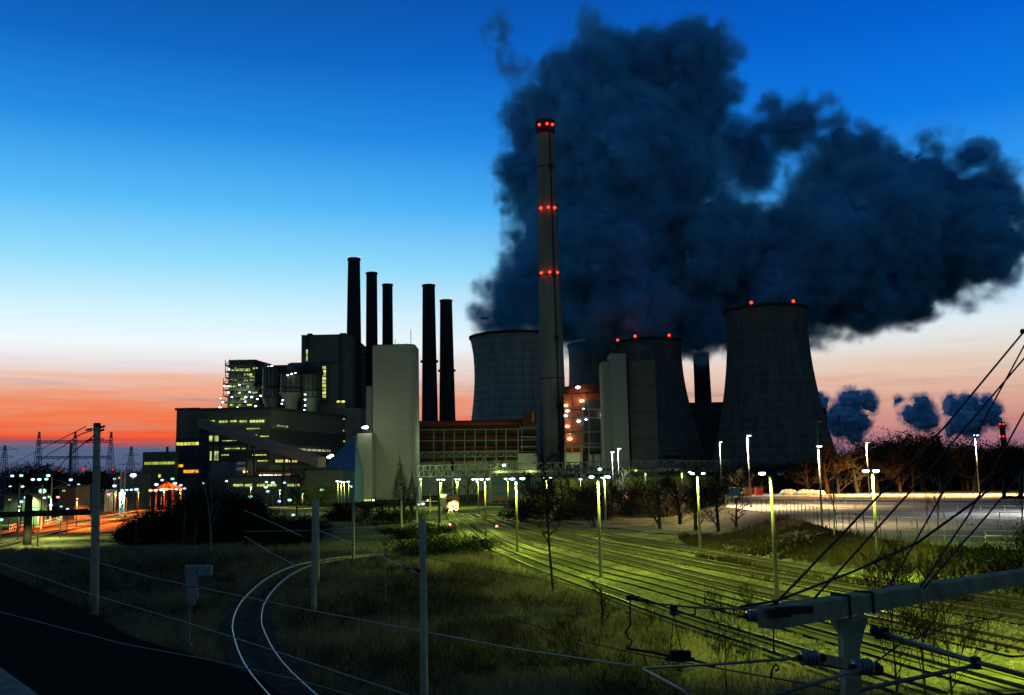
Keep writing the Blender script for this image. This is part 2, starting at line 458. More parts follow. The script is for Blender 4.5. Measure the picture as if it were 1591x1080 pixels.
def fast_mesh(name, verts, faces, m, k=4, smooth=False, parent=None):
    me = bpy.data.meshes.new(name)
    verts = np.asarray(verts, dtype=np.float32); faces = np.asarray(faces, dtype=np.int32)
    me.vertices.add(len(verts)); me.vertices.foreach_set('co', verts.ravel())
    me.loops.add(faces.size); me.loops.foreach_set('vertex_index', faces.ravel())
    me.polygons.add(len(faces)); me.polygons.foreach_set('loop_start', np.arange(0, faces.size, k, dtype=np.int32))
    me.update(calc_edges=True); me.validate()
    if smooth: me.polygons.foreach_set('use_smooth', np.ones(len(me.polygons), bool))
    me.materials.append(m)
    o = bpy.data.objects.new(name, me); col.objects.link(o)
    if parent is not None: o.parent = parent
    return o
gx, gy = np.meshgrid(np.arange(-95, 206, 1.0), np.arange(12, 269, 1.0), indexing='ij')
gz = height(gx, gy)
nx, ny = gx.shape
idx = np.arange(nx * ny).reshape(nx, ny)
quads = np.stack([idx[:-1, :-1], idx[1:, :-1], idx[1:, 1:], idx[:-1, 1:]], -1).reshape(-1, 4)
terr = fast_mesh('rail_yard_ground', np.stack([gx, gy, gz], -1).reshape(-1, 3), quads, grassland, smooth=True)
tag(terr, 'rough grassy ground of the rail yard with a bank up to the car park', kind='structure')
far = MB()
for xa_, xb_, ya_, yb_ in ((-6000, -95, -200, 12000), (205, 6000, -200, 12000), (-95, 205, -200, 12), (-95, 205, 268, 12000)):
    far.add([(xa_, ya_, -.03), (xb_, ya_, -.03), (xb_, yb_, -.03), (xa_, yb_, -.03)], [(0, 1, 2, 3)])
tag(far.build('far_ground', mat('far_fields', (.05, .05, .03), .95, var=.4, scale=.01)), 'dark flat land running to the horizon', kind='structure')
# dark rise of land beyond the lot so that trees there stand at lot level
lot = MB(); lot.add([(p.x, p.y, LOTZ + .03) for p in lot_poly], [tuple(range(len(lot_poly)))])
tag(lot.build('car_park_surface', lotm), 'empty lamplit car park on the raised ground', kind='structure')
pl = [gp(px, py, LOTZ).to_2d() for px, py in [(1142, 768), (1350, 768), (1750, 767)]]
bh = MB(); bh.prism([pl[0][:], pl[1][:], pl[2][:], (pl[2].x + 150, 420), (pl[0].x - 10, 420)], -.5, LOTZ + .005)
tag(bh.build('wooded_terrain', mat('wood_floor', (.05, .045, .02), .95, var=.4, scale=.2)), 'dark wooded ground behind the car park', kind='structure')

def ribbon(pts, w, z, mb=None):
    mb = mb or MB(); vs = []
    for i, p in enumerate(pts):
        t = (pts[min(i + 1, len(pts) - 1)] - pts[max(i - 1, 0)]).normalized(); s = Vector((-t.y, t.x, 0)) * (w / 2)
        vs += [p + s + Vector((0, 0, z)), p - s + Vector((0, 0, z))]
    return mb.add(vs, [(2 * i, 2 * i + 1, 2 * i + 3, 2 * i + 2) for i in range(len(pts) - 1)])
path_c = curve([gp(*p) for p in [(790, 792), (831, 800), (905, 812), (986, 822), (1060, 829), (1100, 831)]], 2)
for p in path_c: p.z = hz(p.x, p.y)
tag(ribbon(path_c, 4.5, .12).build('gravel_path', gravel), 'pale gravel path along the foot of the bank', kind='structure')
# very dark, mottled cinder ground of the near embankment, bottom left
bb = [gp(*p) for p in [(-260, 880), (0, 897), (60, 922), (134, 955), (200, 998), (290, 1026), (400, 1062), (470, 1120), (-260, 1120)]]
cind = MB(); cind.prism([(p.x, p.y) for p in bb], -.4, .30)
tag(cind.build('cinder_embankment', mat('dark_cinder', (.034, .034, .030), .95, c2=(.005, .006, .006), scale=5, bump=1, detail=10)), 'near black cinder bank in the lower left corner', kind='structure')
par = MB(); pp = [gp(px, py, 6.6) for px, py in [(-120, 955), (0, 1036), (66, 1084), (130, 1130), (-120, 1130)]]
par.prism([(p.x, p.y) for p in pp], 6.3, 6.6)
tag(par.build('bridge_coping', mat('coping_concrete', (.26, .25, .20), .9, var=.3, scale=12, bump=.5)), 'speckled concrete bridge coping in the bottom left corner', 'parapet')

# ================================================================ railway tracks
def track(key, label, n_parts, shiny=True, group='railway tracks', bw=3.0, bal=None, slp=True, slm=None):
    slm = slm or sleeper_m
    c = CENTRE[key]
    root = thing('railway_track', (c[0].x, c[0].y, 0), label, 'railway track', group)
    z0 = .10
    ribbon(c, bw, z0).build('ballast_bed', bal or ballast_m, root)
    for sg in (-1, 1):
        mb = MB(); vs = []; hw_ = .027 if shiny == 2 else .045; prof = [(-hw_, .0), (-hw_, .14), (hw_, .14), (hw_, 0)]
        for i, p in enumerate(c):
            t = (c[min(i + 1, len(c) - 1)] - c[max(i - 1, 0)]).normalized(); s = Vector((-t.y, t.x, 0))
            for a, h in prof: vs.append(p + s * (sg * .7525 + a) + Vector((0, 0, z0 + .10 + h)))
        fs = [(4 * i + k, 4 * i + k + 1, 4 * i + k + 5, 4 * i + k + 4) for i in range(len(c) - 1) for k in range(3)]
        mb.add(vs, fs).build('rail', (rail_m if shiny == 2 else rail_dull) if shiny else rail_rust, root)
    if not slp: return root
    # sleepers at a regular pitch
    pos = []; acc = 0
    for i in range(len(c) - 1):
        d = c[i + 1] - c[i]; L = d.length; a = acc
        while a < L: pos.append((c[i] + d * (a / L), math.atan2(d.y, d.x))); a += .65
        acc = a - L
    pos = [q for q in pos if q[0].y > 22]
    pos.sort(key=lambda q: q[0].length)
    proto = None
    for p, a in pos[:n_parts]:
        if proto is None:
            b = MB(); b.box((0, 0, 0), (.24, 2.4, .12)); proto = b.build('sleeper', slm, root)
            o = proto
        else:
            o = proto.copy(); col.objects.link(o); o.parent = root
        o.location = Vector((p.x, p.y, z0 + .045)) - root.location; o.rotation_euler = (0, 0, a + random.uniform(-.02, .02))
    rest = MB()
    for p, a in pos[n_parts:]: rest.box((p.x, p.y, z0 + .045), (.24, 2.4, .12), a)
    if rest.v: tag(rest.build('far_sleepers', slm, root), kind='stuff')
    return root
grassy_bal = mat('overgrown_ballast', (.13, .135, .045), .95, c2=(.055, .056, .026), scale=1.2, bump=.8, detail=9)
track('a', 'nearest track of the green-lit yard, with clear sleepers, running to the oncoming train', 100, False, bal=grassy_bal, slm=sleeper_pale)
track('b', 'second track of the green-lit yard, just beyond the nearest one', 100, False, bal=grassy_bal, slm=sleeper_pale)
track('c', 'middle track of the green-lit yard, third one out', 0, False, bal=grassy_bal)
track('d', 'fourth track of the green-lit yard, between the middle and the farthest', 0, False, bal=grassy_bal)
track('e', 'farthest track of the green-lit yard, under the grassy bank', 0, False, bal=grassy_bal)
track('curve', 'tightly curving single track with shining rails in the dark brush', 100, 2, bw=2.5, bal=mat('dark_ballast', (.075, .070, .048), .95, var=.5, scale=3, bump=.8))
track('main1', 'shining main line track along the dark brush at the left', 0, 2)
track('main2', 'orange-lit main line track beside the station lamps', 0, True)

# ================================================================ power station
def wallbox(mb, x0, x1, ytop, Y, depth, zb=0.0, yl=None):
    """block whose front face spans pixel columns x0..x1 at distance Y and reaches up to pixel row ytop"""
    a = X(x0, Y); b = X(x1, Y); zt = Z((x0 + x1) / 2, ytop, Y)
    k = (Y + depth) / Y
    mb.prism([(a, Y), (b, Y), (b + (b - 0) * 0 , Y + depth), (a, Y + depth)], zb, zt)
    return a, b, zt
def panel(x0, x1, y0, y1, Y, name, m, parent, t=.25):
    a, b = X(x0, Y, y0), X(x1, Y, y0); z1, z0 = Z((x0 + x1) / 2, y0, Y), Z((x0 + x1) / 2, y1, Y)
    mb = MB(); mb.box(((a + b) / 2, Y, (z0 + z1) / 2), (b - a, t, z1 - z0)); return mb.build(name, m, parent)
def wframe(x0, x1, y0, y1, Y, m, parent, n=4, glass=None, t=.06):
    """window: emissive pane with frame bars in front of it"""
    a, b = X(x0, Y, y0), X(x1, Y, y0); z1, z0 = Z((x0 + x1) / 2, y0, Y), Z((x0 + x1) / 2, y1, Y)
    fr = MB(); w = b - a
    for i in range(n + 1): fr.box((a + w * i / n, Y - .1, (z0 + z1) / 2), (t * 2, .2, z1 - z0 + t))
    for z in (z0, z1): fr.box(((a + b) / 2, Y - .12, z), (w + t * 2, .2, t * 1.6))
    f = fr.build('window', dark_clad, parent)
    g = MB(); g.box(((a + b) / 2, Y, (z0 + z1) / 2), (w, .1, z1 - z0)); g.build('pane', m, f)
    return f
def slant_window(p0, p1, h, m, parent, n=8, off=.15):
    """window strip along a wall between two 3-D points (bottom line)"""
    p0, p1 = Vector(p0), Vector(p1); d = (p1 - p0); t = d.normalized(); nn = Vector((t.y, -t.x, 0)) * off
    fr = MB()
    for i in range(n + 1):
        a = p0 + d * (i / n) + nn * 2; fr.bar(a, a + Vector((0, 0, h)), .35)
    fr.bar(p0 + nn * 2, p1 + nn * 2, .3); fr.bar(p0 + nn * 2 + Vector((0, 0, h)), p1 + nn * 2 + Vector((0, 0, h)), .3)
    f = fr.build('window', dark_clad, parent)
    g = MB(); g.add([p0 + nn, p1 + nn, p1 + nn + Vector((0, 0, h)), p0 + nn + Vector((0, 0, h)),
                     p0, p1, p1 + Vector((0, 0, h)), p0 + Vector((0, 0, h))], [(0, 1, 2, 3), (7, 6, 5, 4), (0, 4, 5, 1), (2, 6, 7, 3), (0, 3, 7, 4), (1, 5, 6, 2)])
    g.build('pane', m, f); return f
def wall_lamp(px, py, Y, parent, m=None, r=.9, name='lamp', light=0, c=(.8, 1, .5)):
    p = at(px, py, Y); mb = MB(); mb.ball(p, r, 8, 5, (1.25, .8, .75)); o = mb.build(name, m or G_WHITE, parent)
    if light: point(p + Vector((0, -1.5, -.5)), light, c, .4, parent)
    return o

# ---- cooling towers
def cooling_tower(cx, half, Y, ytop, label, lights, ribs=64, m=None):
    """half: [(py, half width px)] from base up to the rim"""
    zs = [(Z(cx, py, Y), w / F * Y * 1.0) for py, w in half]
    c = at(cx, 700, Y); base = Vector((c.x, Y, 0))
    t = thing('cooling_tower', base, label, 'cooling tower', 'cooling towers')
    zr = np.array([z for z, r in zs]); rr = np.array([r for z, r in zs]); co = np.polyfit(zr, rr, min(3, len(zr) - 1))
    zz = np.linspace(8, zr.max(), 34); R_ = np.interp(zz, zr, rr); Rp = np.polyval(co, zz); R_ = .25 * R_ + .75 * Rp
    sh = MB(); n = ribs * 4; vs = []; fs = []
    for z, r in zip(zz, R_):
        for k in range(n):
            a = 2 * math.pi * k / n; q = r + (.10 if k % 4 == 0 else 0); vs.append((base.x + q * math.cos(a), base.y + q * math.sin(a), z))
    for i in range(len(zz) - 1):
        for k in range(n):
            a, b = i * n + k, i * n + (k + 1) % n; fs.append((a, b, b + n, a + n))
    sh.add(vs, fs)
    sh.revolve((base.x, base.y, 0), [(r - 1.0, z) for z, r in zip(zz[::-1], R_[::-1])], 64)
    sh.build('shell', m or tower_conc, t)
    rt = R_[-1]; rim = MB(); z = zz[-1]
    rim.revolve((base.x, base.y, z), [(rt - 1.1, -1.2), (rt + .7, -1.2), (rt + .9, 0), (rt + .9, .5), (rt - 1.1, .5), (rt - 1.1, -1.2)], 96)
    rim.build('rim', dark_conc, t)
    legs = MB(); rb = R_[0]
    for k in range(36):
        a = 2 * math.pi * k / 36; b = 2 * math.pi * (k + 1) / 36
        A = Vector((base.x + rb * 1.04 * math.cos(a), base.y + rb * 1.04 * math.sin(a), 0)); B = Vector((base.x + rb * math.cos(b), base.y + rb * math.sin(b), 8.2))
        C_ = Vector((base.x + rb * 1.04 * math.cos(b), base.y + rb * 1.04 * math.sin(b), 0)); D = Vector((base.x + rb * math.cos(a), base.y + rb * math.sin(a), 8.2))
        legs.bar(A, B, 1); legs.bar(C_, D, 1)
    legs.build('support_legs', dark_conc, t)
    for px, py in lights:
        dx = X(px, Y - rt * .6) - base.x; dx = max(-rt, min(rt, dx)); yy = base.y - math.sqrt(max(0, rt * rt - dx * dx))
        p = Vector((base.x + dx, yy, z + 1.6)); mb = MB(); mb.ball(p, 1.0, 8, 6); lamp = mb.build('beacon', G_RED, t)
        point(p + Vector((0, -2, 1)), 700, (1, .05, .02), .5, t, 'beacon_light')
    return base, zz[-1], rt
T1 = cooling_tower(803, [(725, 84), (690, 76), (650, 69), (615, 66), (583, 63.5), (550, 64), (537, 67), (524, 70)], 720, 513,
                   'broad cooling tower standing behind the tall chimney, left of all the others', [], m=tower_lit)
T2 = cooling_tower(947, [(725, 78), (660, 66), (610, 61), (583, 59), (555, 58), (536, 60)], 800, 525,
                   'cooling tower whose top is hidden in steam, above the orange lamplit boiler', [], m=tower_lit)
T3 = cooling_tower(1016, [(725, 82), (673, 67), (620, 56), (583, 50), (555, 48), (545, 48.5), (531, 50)], 690, 521,
                   'slim dark cooling tower with three red beacons behind the grey absorber towers', [(963, 524), (992, 519), (1045, 518)])
T4 = cooling_tower(1202, [(728, 98), (690, 88), (660, 80), (623, 73), (574, 66), (530, 62), (500, 61.5), (482, 63)], 640, 471,
                   'largest and rightmost cooling tower with two red beacons on its rim', [(1176, 471), (1241, 470)])

# ---- chimneys
def chimney(cx_top, ytop, wt, wb, Y, label, m, bands=(), lower=None, group='dark slim chimneys', ybase=740, collar=True):
    c = at(cx_top, ytop, Y); base = Vector((c.x, Y, 0)); H = c.z
    t = thing('chimney', base, label, 'chimney', group)
    rt, rb = wt / 2 / F * Y, wb / 2 / F * Y
    f = lambda z: rb + (rt - rb) * (z / H) ** .85
    zs = np.linspace(0, H, 16)
    b = MB(); b.revolve(base, [(f(z), z) for z in zs] + [(f(H) * .82, H), (f(H) * .82, H - 3)], 32); b.build('shaft', m, t, True)
    if lower: lo = MB(); zl = lower; lo.revolve(base, [(f(0) + .12, 0), (f(zl) + .12, zl), (f(zl) - .1, zl + .05)], 32); lo.build('concrete_base', grey_clad, t, True)
    tp = MB(); tp.revolve((base.x, base.y, H), [(rt * .8, -.6), (rt + .35, -.6), (rt + .35, .5), (rt * .8, .5), (rt * .8, -.6)], 32); tp.build('cap_ring', dark_conc, t)
    for zc in ([H * .62, H * .3] if collar else []):
        g = MB(); r = f(zc); g.revolve((base.x, base.y, zc), [(r, 0), (r + 1.1, .1), (r + 1.1, 1.2), (r + .95, 1.2), (r + .95, .3), (r, .3)], 24); g.build('gallery', dark_steel, t)
    return t, base, H, f
ch = [(550, 403, 19, 31, 560, 'tallest of the five thin dark chimneys, with faint red lights at its top', 36),
      (577.5, 425, 17, 22, 590, 'dark chimney between the tallest thin one and the one just above the white tower', 36),
      (602, 443, 16, 20, 640, 'dark chimney rising straight out behind the roof of the white tower', 36),
      (666, 444, 19.5, 29, 600, 'left one of the two dark chimneys right of the white tower', 34),
      (693, 467.5, 19, 30, 650, 'right and lower one of the two dark chimneys beside the broad cooling tower', 34)]
for cx, yt, a, b, Y, lab, lo in ch:
    t, base, H, f = chimney(cx, yt, a, b, Y, lab, dark_conc, lower=lo)
    if cx in (550, 693):
        for sg in (-1, 1):
            mb = MB(); mb.ball((base.x + sg * f(H), base.y - .5, H + .9), .45, 6, 4); mb.build('beacon', G_RED, t)
t, base, H, f = chimney(1089, 549, 24, 30, 900, 'stout dark chimney between the slim and the largest cooling towers', dark_conc, collar=False)
for px in (1086, 1098):
    p = at(px, 547, 890); mb = MB(); mb.ball(p, 1.1, 6, 4); mb.build('beacon', G_RED, t)
    point(p + Vector((0, -2, 2)), 700, (1, .05, .02), .5, t, 'beacon_light')
# the great concrete chimney
t, base, H, f = chimney(847, 190, 28, 46, 500, 'tall pale concrete chimney with three rings of red beacons', concrete, group=None, collar=False)
lad = MB()
for z0, z1 in [(0, H)]:
    n = 24
    for i in range(n):
        za, zb = z0 + (z1 - z0) * i / n, z0 + (z1 - z0) * (i + 1) / n
        A = Vector((base.x + f(za) * .42, base.y - f(za) * .915, za)); B = Vector((base.x + f(zb) * .42, base.y - f(zb) * .915, zb))
        lad.tube([A, B], .42, 5); 
lad.build('ladder_shaft', dark_steel, t)
for py in (263, 430, 528, 632, 695):
    zc = Z(850, py, 500); mb = MB(); r = f(zc)
    mb.box((base.x + r * .42, base.y - r * .93, zc), (2.2, 1.4, 2.6)); mb.build('platform', dark_steel, t)
seam = MB()
for py in (262, 430, 590):
    zc = Z(850, py, 500); r = f(zc); seam.revolve((base.x, base.y, zc), [(r - .05, 0), (r + .09, 0), (r + .09, .5), (r - .05, .5)], 32)
seam.build('joint_rings', dark_conc, t)
crown_ = MB(); crown_.revolve((base.x, base.y, H), [(f(H) + .06, -7), (f(H) + .3, -6.8), (f(H) + .3, -1.0), (f(H), -.9)], 32); crown_.build('dark_crown', dark_conc, t)
for py, xs in ((198, (838, 850, 858.5)), (327, (840, 852, 862)), (427, (841, 854, 866))):
    z = Z(850, py, 500); r = f(z) + .5
    for px in xs:
        dx = X(px, 495) - base.x - (z - 60) * 0; dx = at(px, py, 495).x - base.x; dx = max(-r, min(r, dx)); yy = base.y - math.sqrt(max(0, r * r - dx * dx))
        mb = MB(); mb.ball((base.x + dx, yy - .5, z), .75, 8, 6); mb.build('beacon', G_RED, t)
        point((base.x + dx, yy - 1.8, z), 60, (1, .04, .02), .3, t, 'beacon_light')
slots = MB()
for i in range(5):
    a = -1.0 + i * .42; z = 9; r = f(z) + .05
    slots.box((base.x + r * math.sin(a), base.y - r * math.cos(a), 12), (.6, .3, 6), a)
slots.build('vent_slots', black_m, t)

# ---- main turbine house, left
def ptY(px, Y): return (X(px, Y), Y)
tb = thing('turbine_house', (X(400, 400), 400, 0), 'long dark turbine house with lit window strips, behind the sloping conveyor', 'building')
YF = 400
zt = Z(300, 637, YF)
fpA = [ptY(273, 400), ptY(312, 400), ptY(313, 403), ptY(420, 403), (X(536, 470), 470), (X(536, 470) + 12, 520), (X(273, 400) - 2, 520)]
mb = MB(); mb.prism(fpA, 0, zt); mb.build('walls', grey_clad, tb)
mb = MB(); mb.prism([(x + (.6 if i > 2 else -.6), y + (-.6 if i < 5 else .6)) for i, (x, y) in enumerate(fpA)], zt, zt + .9); mb.build('roof_edge', dark_clad, tb)
# dark recessed bands on the facades (cladding strips proud of the wall)
def band(px0, px1, y0, y1, Y, m): return panel(px0, px1, y0, y1, Y, 'cladding_band', m, tb, .3)
band(273.5, 310, 681, 740, 399.7, mat('navy_cladding', (.03, .045, .07), .6, var=.2, scale=.6))
band(325, 419, 676, 692, 402.7, dark_clad); band(325, 419, 700, 716, 402.7, dark_clad)
P0 = Vector((X(420, 403), 403, 0)); P1 = Vector((X(536, 470), 470, 0))
def Zat(py, px, Y): return Z(px, py, Y)
def right_wing(y0, y1, m, name='cladding_band', off=.2):
    z1, z0 = Z(420, y0, 403), Z(420, y1, 403); d = (P1 - P0).normalized(); n_ = Vector((d.y, -d.x, 0)) * off
    b = MB(); A, B = P0 + n_, P1 + n_
    b.prism([(A.x, A.y), (B.x, B.y), (P1.x, P1.y), (P0.x, P0.y)], z0, z1); return b.build(name, m, tb)
right_wing(666, 690, dark_clad); right_wing(703, 722, dark_clad)
slant_window(P0 + Vector((2, 1.5, Z(420, 663, 403))), P1 - Vector((8, 4, -Z(420, 663, 403))), 1.1, glow('dim_strip', (.5, .6, .26), .42, .6), tb, 14)
slant_window(P0 + Vector((1, .6, Z(420, 699, 403))), P1 - Vector((.5, .3, -Z(420, 699, 403))), 1.2, glow('dim_strip_warm', (.6, .66, .26), .5, .5), tb, 14)
# left stair tower windows
wframe(274, 309, 687, 692, 399.4, G_WIN_Y, tb, 6)
wframe(274, 285, 721.5, 726, 399.4, G_WIN_O, tb, 2); wframe(285, 309, 730, 735, 399.4, G_WIN_O, tb, 4)
for x0, x1, y0, y1, m, n in [(276, 300, 654, 656, G_WIN_P, 5), (320, 334, 653, 657, G_WIN_P, 3), (340, 354, 653.5, 657, G_WIN_P, 3), (357, 368, 653, 656, G_WIN_P, 2),
                          (372, 384, 653, 656.5, G_WIN_P, 3), (388, 411, 652.5, 656.5, G_WIN_P, 5), (325, 340, 677, 686, G_WIN_P, 3), (326, 340, 701, 717, G_WIN_P, 4),
                          (388, 400, 675, 677, G_WIN_P, 2), (349, 373, 696, 698, G_WIN_P, 5), (376, 386, 696, 698, G_WIN_P, 2), (375, 397, 715, 718, G_WIN_P, 5),
                          (428, 448, 714, 718.5, G_WIN_Y, 4), (449, 462, 715, 718.5, G_WIN_Y, 3), (400, 416, 715, 717, G_WIN_P, 3), (345, 368, 684, 685.5, G_WIN_P, 4), (404, 418, 677, 679, G_WIN_Y, 3), (343, 356, 706, 708, G_WIN_P, 3), (392, 414, 706, 708, G_WIN_Y, 4), (342, 352, 665, 667, G_WIN_G, 2), (383, 404, 665, 667, G_WIN_P, 4)]:
    wframe(x0, x1, y0, y1, 402.3, m, tb, n)
for x0, x1, y0, y1 in [(519, 536, 650, 652.5), (520, 535, 668, 670.5), (519, 536, 684.5, 687.5)]:
    wframe(x0, x1, y0, y1, 468, G_WIN_P, tb, 4)
mb = MB(); mb.prism([ptY(312, 398), ptY(322, 398), ptY(322, 402.9), ptY(312, 402.9)], 0, Z(317, 664, 398)); mb.build('stair_shaft', dark_clad, tb)

# ---- lower office block far left
ob = thing('office_block', (X(247, 395), 395, 0), 'low flat office block with one green-lit window strip, left of the turbine house', 'building')
mb = MB(); wallbox(mb, 222, 272.5, 702, 395, 40); mb.build('walls', grey_clad, ob)
wframe(224, 272, 717.5, 722, 394.8, G_WIN_G, ob, 4)
wframe(224, 231, 738, 743, 394.8, G_WIN_Y, ob, 2); wframe(246, 250, 737, 742, 394.8, G_WIN_Y, ob, 1)
p = at(260, 698, 397); mb = MB(); mb.tube([p - Vector((0, 0, 3)), p + Vector((0, 0, 1))], .5); mb.build('roof_vent', dark_steel, ob)

# ---- boiler houses on the skyline
bl = thing('boiler_house', (X(384, 520), 520, 0), 'open boiler house full of white lamps on its galleries, top left of the plant', 'boiler house')
mb = MB(); a, b, zt2 = wallbox(mb, 353, 395, 559, 520, 40)
mb.prism([ptY(395, 521), ptY(421, 540), ptY(421, 565), ptY(395, 560)], 0, [zt2, Z(421, 566, 540), Z(421, 566, 540), zt2]); mb.build('walls', dark_clad, bl)
frm = MB(); rnd = random.Random(3)
for i in range(8):
    py = 568 + i * 9.5; x0 = 350 - (i > 2) * 3 - (i > 5) * 3; x1 = 393 + (i > 3) * 9
    A, B = at(x0, py, 512), at(x1, py, 512); frm.bar(A, B, .8); frm.bar(A + Vector((0, 6, 0)), B + Vector((0, 6, 0)), .6); frm.bar(A + Vector((0, 0, 1.1)), B + Vector((0, 0, 1.1)), .25)
    for k in range(7): 
        C_ = A.lerp(B, k / 6); frm.bar(C_, C_ + Vector((0, 7, 0)), .5); frm.bar(C_, C_ + Vector((0, 0, 3.2)), .35)
        if rnd.random() < .5: frm.bar(C_, C_ + Vector((2.4, 0, 3.2)), .3)
frm.build('gallery_frame', dark_steel, bl)
for x0, x1, y0, y1 in [(366, 388, 573, 577), (354, 362, 587, 590), (388, 395, 585, 591), (354, 360, 599, 603), (383, 387, 597, 603), (356, 372, 574, 576)]:
    panel(x0, x1, y0, y1, 519, 'lit_opening', G_WIN_P, bl, .4)
for px, py in [(356, 574), (349, 600), (355, 610), (343, 619), (346, 625), (342, 633), (369, 633), (397, 631), (381, 624), (388, 609), (391, 617), (382, 617), (360, 617),
               (405, 615), (400, 620), (372, 598), (355, 600)]:
    wall_lamp(px, py, 510, bl, G_WHITE, random.uniform(.3, .55))
for i in range(26):
    x_ = rnd.uniform(353, 398); y_ = 571 + rnd.randint(0, 6) * 9.5; panel(x_, x_ + rnd.uniform(1.5, 5), y_, y_ + rnd.uniform(1.5, 3.5), 518.6, 'lit_opening', [G_WIN_P, G_WIN_Y, G_WIN_G][i % 3], bl, .3)
for px, py in [(410, 573), (416.5, 570.5), (422, 569)]: wall_lamp(px, py, 535, bl, G_WHITE, .6)
point(at(370, 600, 506), 5000, (.75, 1, .6), 1, bl); point(at(356, 625, 504), 3500, (.8, 1, .7), 1, bl)

def silo(x0, x1, ytop, ybot, Y, label, ribs=14, top=0.0):
    c = at((x0 + x1) / 2, 640, Y); r = (x1 - x0) / 2 / F * Y; z1 = Z((x0 + x1) / 2, ytop, Y); z0 = Z((x0 + x1) / 2, ybot, Y)
    t = thing('flue_gas_silo', (c.x, Y, 0), label, 'silo', 'round silos between the boiler houses')
    s = MB(); s.revolve((c.x, Y, 0), [(.5, 0), (r * .55, 0), (r * .55, z0 - 4), (r * .62, z0), (r, z0 + 5), (r, z1), (.1, z1 + 1)], 28); s.build('vessel', tall_clad, t, False)
    g = MB()
    for k in range(ribs):
        a = 2 * math.pi * k / ribs; g.bar((c.x + r * math.cos(a), Y + r * math.sin(a), z0 + 5), (c.x + r * math.cos(a), Y + r * math.sin(a), z1), .5)
    for z in (z0 + 5, (z0 + z1) / 2, z1): g.revolve((c.x, Y, z), [(r, 0), (r + .5, 0), (r + .5, .6), (r, .6)], 28)
    g.build('ribs', dark_steel, t); return t
s1 = silo(407, 434, 573, 634, 505, 'darkest round silo, right beside the lamplit boiler house')
s2 = silo(435, 469, 584, 626, 500, 'widest round silo with three white lamps on its roof, middle of three')
s3 = silo(470, 500, 583, 634, 500, 'ribbed round silo left of the tall slate block, under a sloping duct')
for px, py, s_ in [(447, 583, s2), (453, 581, s2), (459, 579.5, s2), (439, 622, s2), (438, 627.5, s2), (437, 638, s2), (474, 613, s3), (474, 621, s3), (474, 630, s3), (473, 637, s3)]:
    wall_lamp(px, py, 493, s_, G_WHITE, random.uniform(.32, .5))
point(at(474, 625, 485), 1200, (.9, 1, .45), 1, s3); point(at(437, 630, 485), 900, (.9, 1, .45), 1, s2)
mbk = MB(); wallbox(mbk, 421, 468, 567, 560, 40); k = mbk.build('connecting_hall', dark_clad); tag(k, 'dark flat-roofed hall behind the three round silos', 'building')
dd = thing('duct', at(480, 575, 505), 'dark sloping duct from the hall roof down over the ribbed silo', 'duct')
mb = MB(); mb.tube([at(452, 571, 520), at(478, 572, 505), at(495, 576, 498), at(497, 584, 498)], [2.6, 3, 2.6, 2.2], 10); mb.build('pipe', dark_steel, dd)

tl = thing('tall_boiler_house', (X(503, 540), 540, 0), 'tallest slate-blue boiler block with a lit stair strip, left of the thin chimneys', 'boiler house')
mb = MB(); a, b, z2 = wallbox(mb, 467, 545, 521, 540, 60); mb.build('walls', tall_clad, tl)
mb = MB(); wallbox(mb, 466.5, 545.5, 519.8, 539.5, 61, z2 - .2); mb.build('roof_edge', dark_clad, tl)
mb = MB(); wallbox(mb, 476, 483, 518.2, 541, 5, z2); wallbox(mb, 527, 537, 517.5, 541, 5, z2); mb.build('roof_boxes', dark_clad, tl)
panel(474.5, 480, 520.5, 562, 539.8, 'corner_fin', dark_clad, tl); panel(526, 532, 520.5, 655, 539.8, 'corner_fin', dark_clad, tl); panel(497, 510, 561, 625, 539.8, 'stair_recess', dark_clad, tl)
panel(467.5, 538, 563.5, 564.5, 539.7, 'cladding_joint', dark_clad, tl)
wframe(475.5, 478.5, 543, 561, 539.4, G_WIN_P, tl, 1)
for i in range(9): wframe(500.5, 506.5, 569 + i * 5.6, 573.5 + i * 5.6, 539.3, G_WIN_Y if i % 2 else G_WIN_P, tl, 2)
mb = MB(); wallbox(mb, 500, 536, 627, 530, 9); mb.build('lower_block', grey_clad, tl)
for px, py in [(526, 624), (533, 624)]: wall_lamp(px, py, 528, tl, G_WIN_Y, .9)
mb = MB(); wallbox(mb, 535.5, 560, 634, 470, 40); k = mb.build('service_tower', mat('weathered_cladding', (.22, .21, .17), .85, var=.2, scale=.2)); tag(k, 'plain brown-grey block below the tallest thin chimney', 'building')

# ---- sloping conveyor
cv = thing('conveyor_gallery', (X(420, 350), 350, 0), 'long sloping conveyor gallery running down across the turbine house', 'conveyor')
A = at(313, 664, 390); B = at(500, 726, 330)
mb = MB(); d = (B - A); dh = Vector((d.x, d.y, 0)).normalized(); s = Vector((-dh.y, dh.x, 0)) * 1.6; u = Vector((0, 0, 3.4))
mb.add([A - s, A + s, A + s + u, A - s + u, B - s, B + s, B + s + u, B - s + u], [(3, 2, 1, 0), (4, 5, 6, 7), (0, 1, 5, 4), (1, 2, 6, 5), (2, 3, 7, 6), (3, 0, 4, 7)])
mb.build('gallery', mat('conveyor_cladding', (.30, .27, .19), .85, var=.12, scale=.3), cv)
for f_ in (.15, .45, .75):
    q = A.lerp(B, f_); m_ = MB()
    for sg in (-1, 1): m_.bar(q + s * sg * .8, Vector((q.x + sg * 2, q.y, 0)), .7)
    m_.build('trestle', dark_steel, cv)

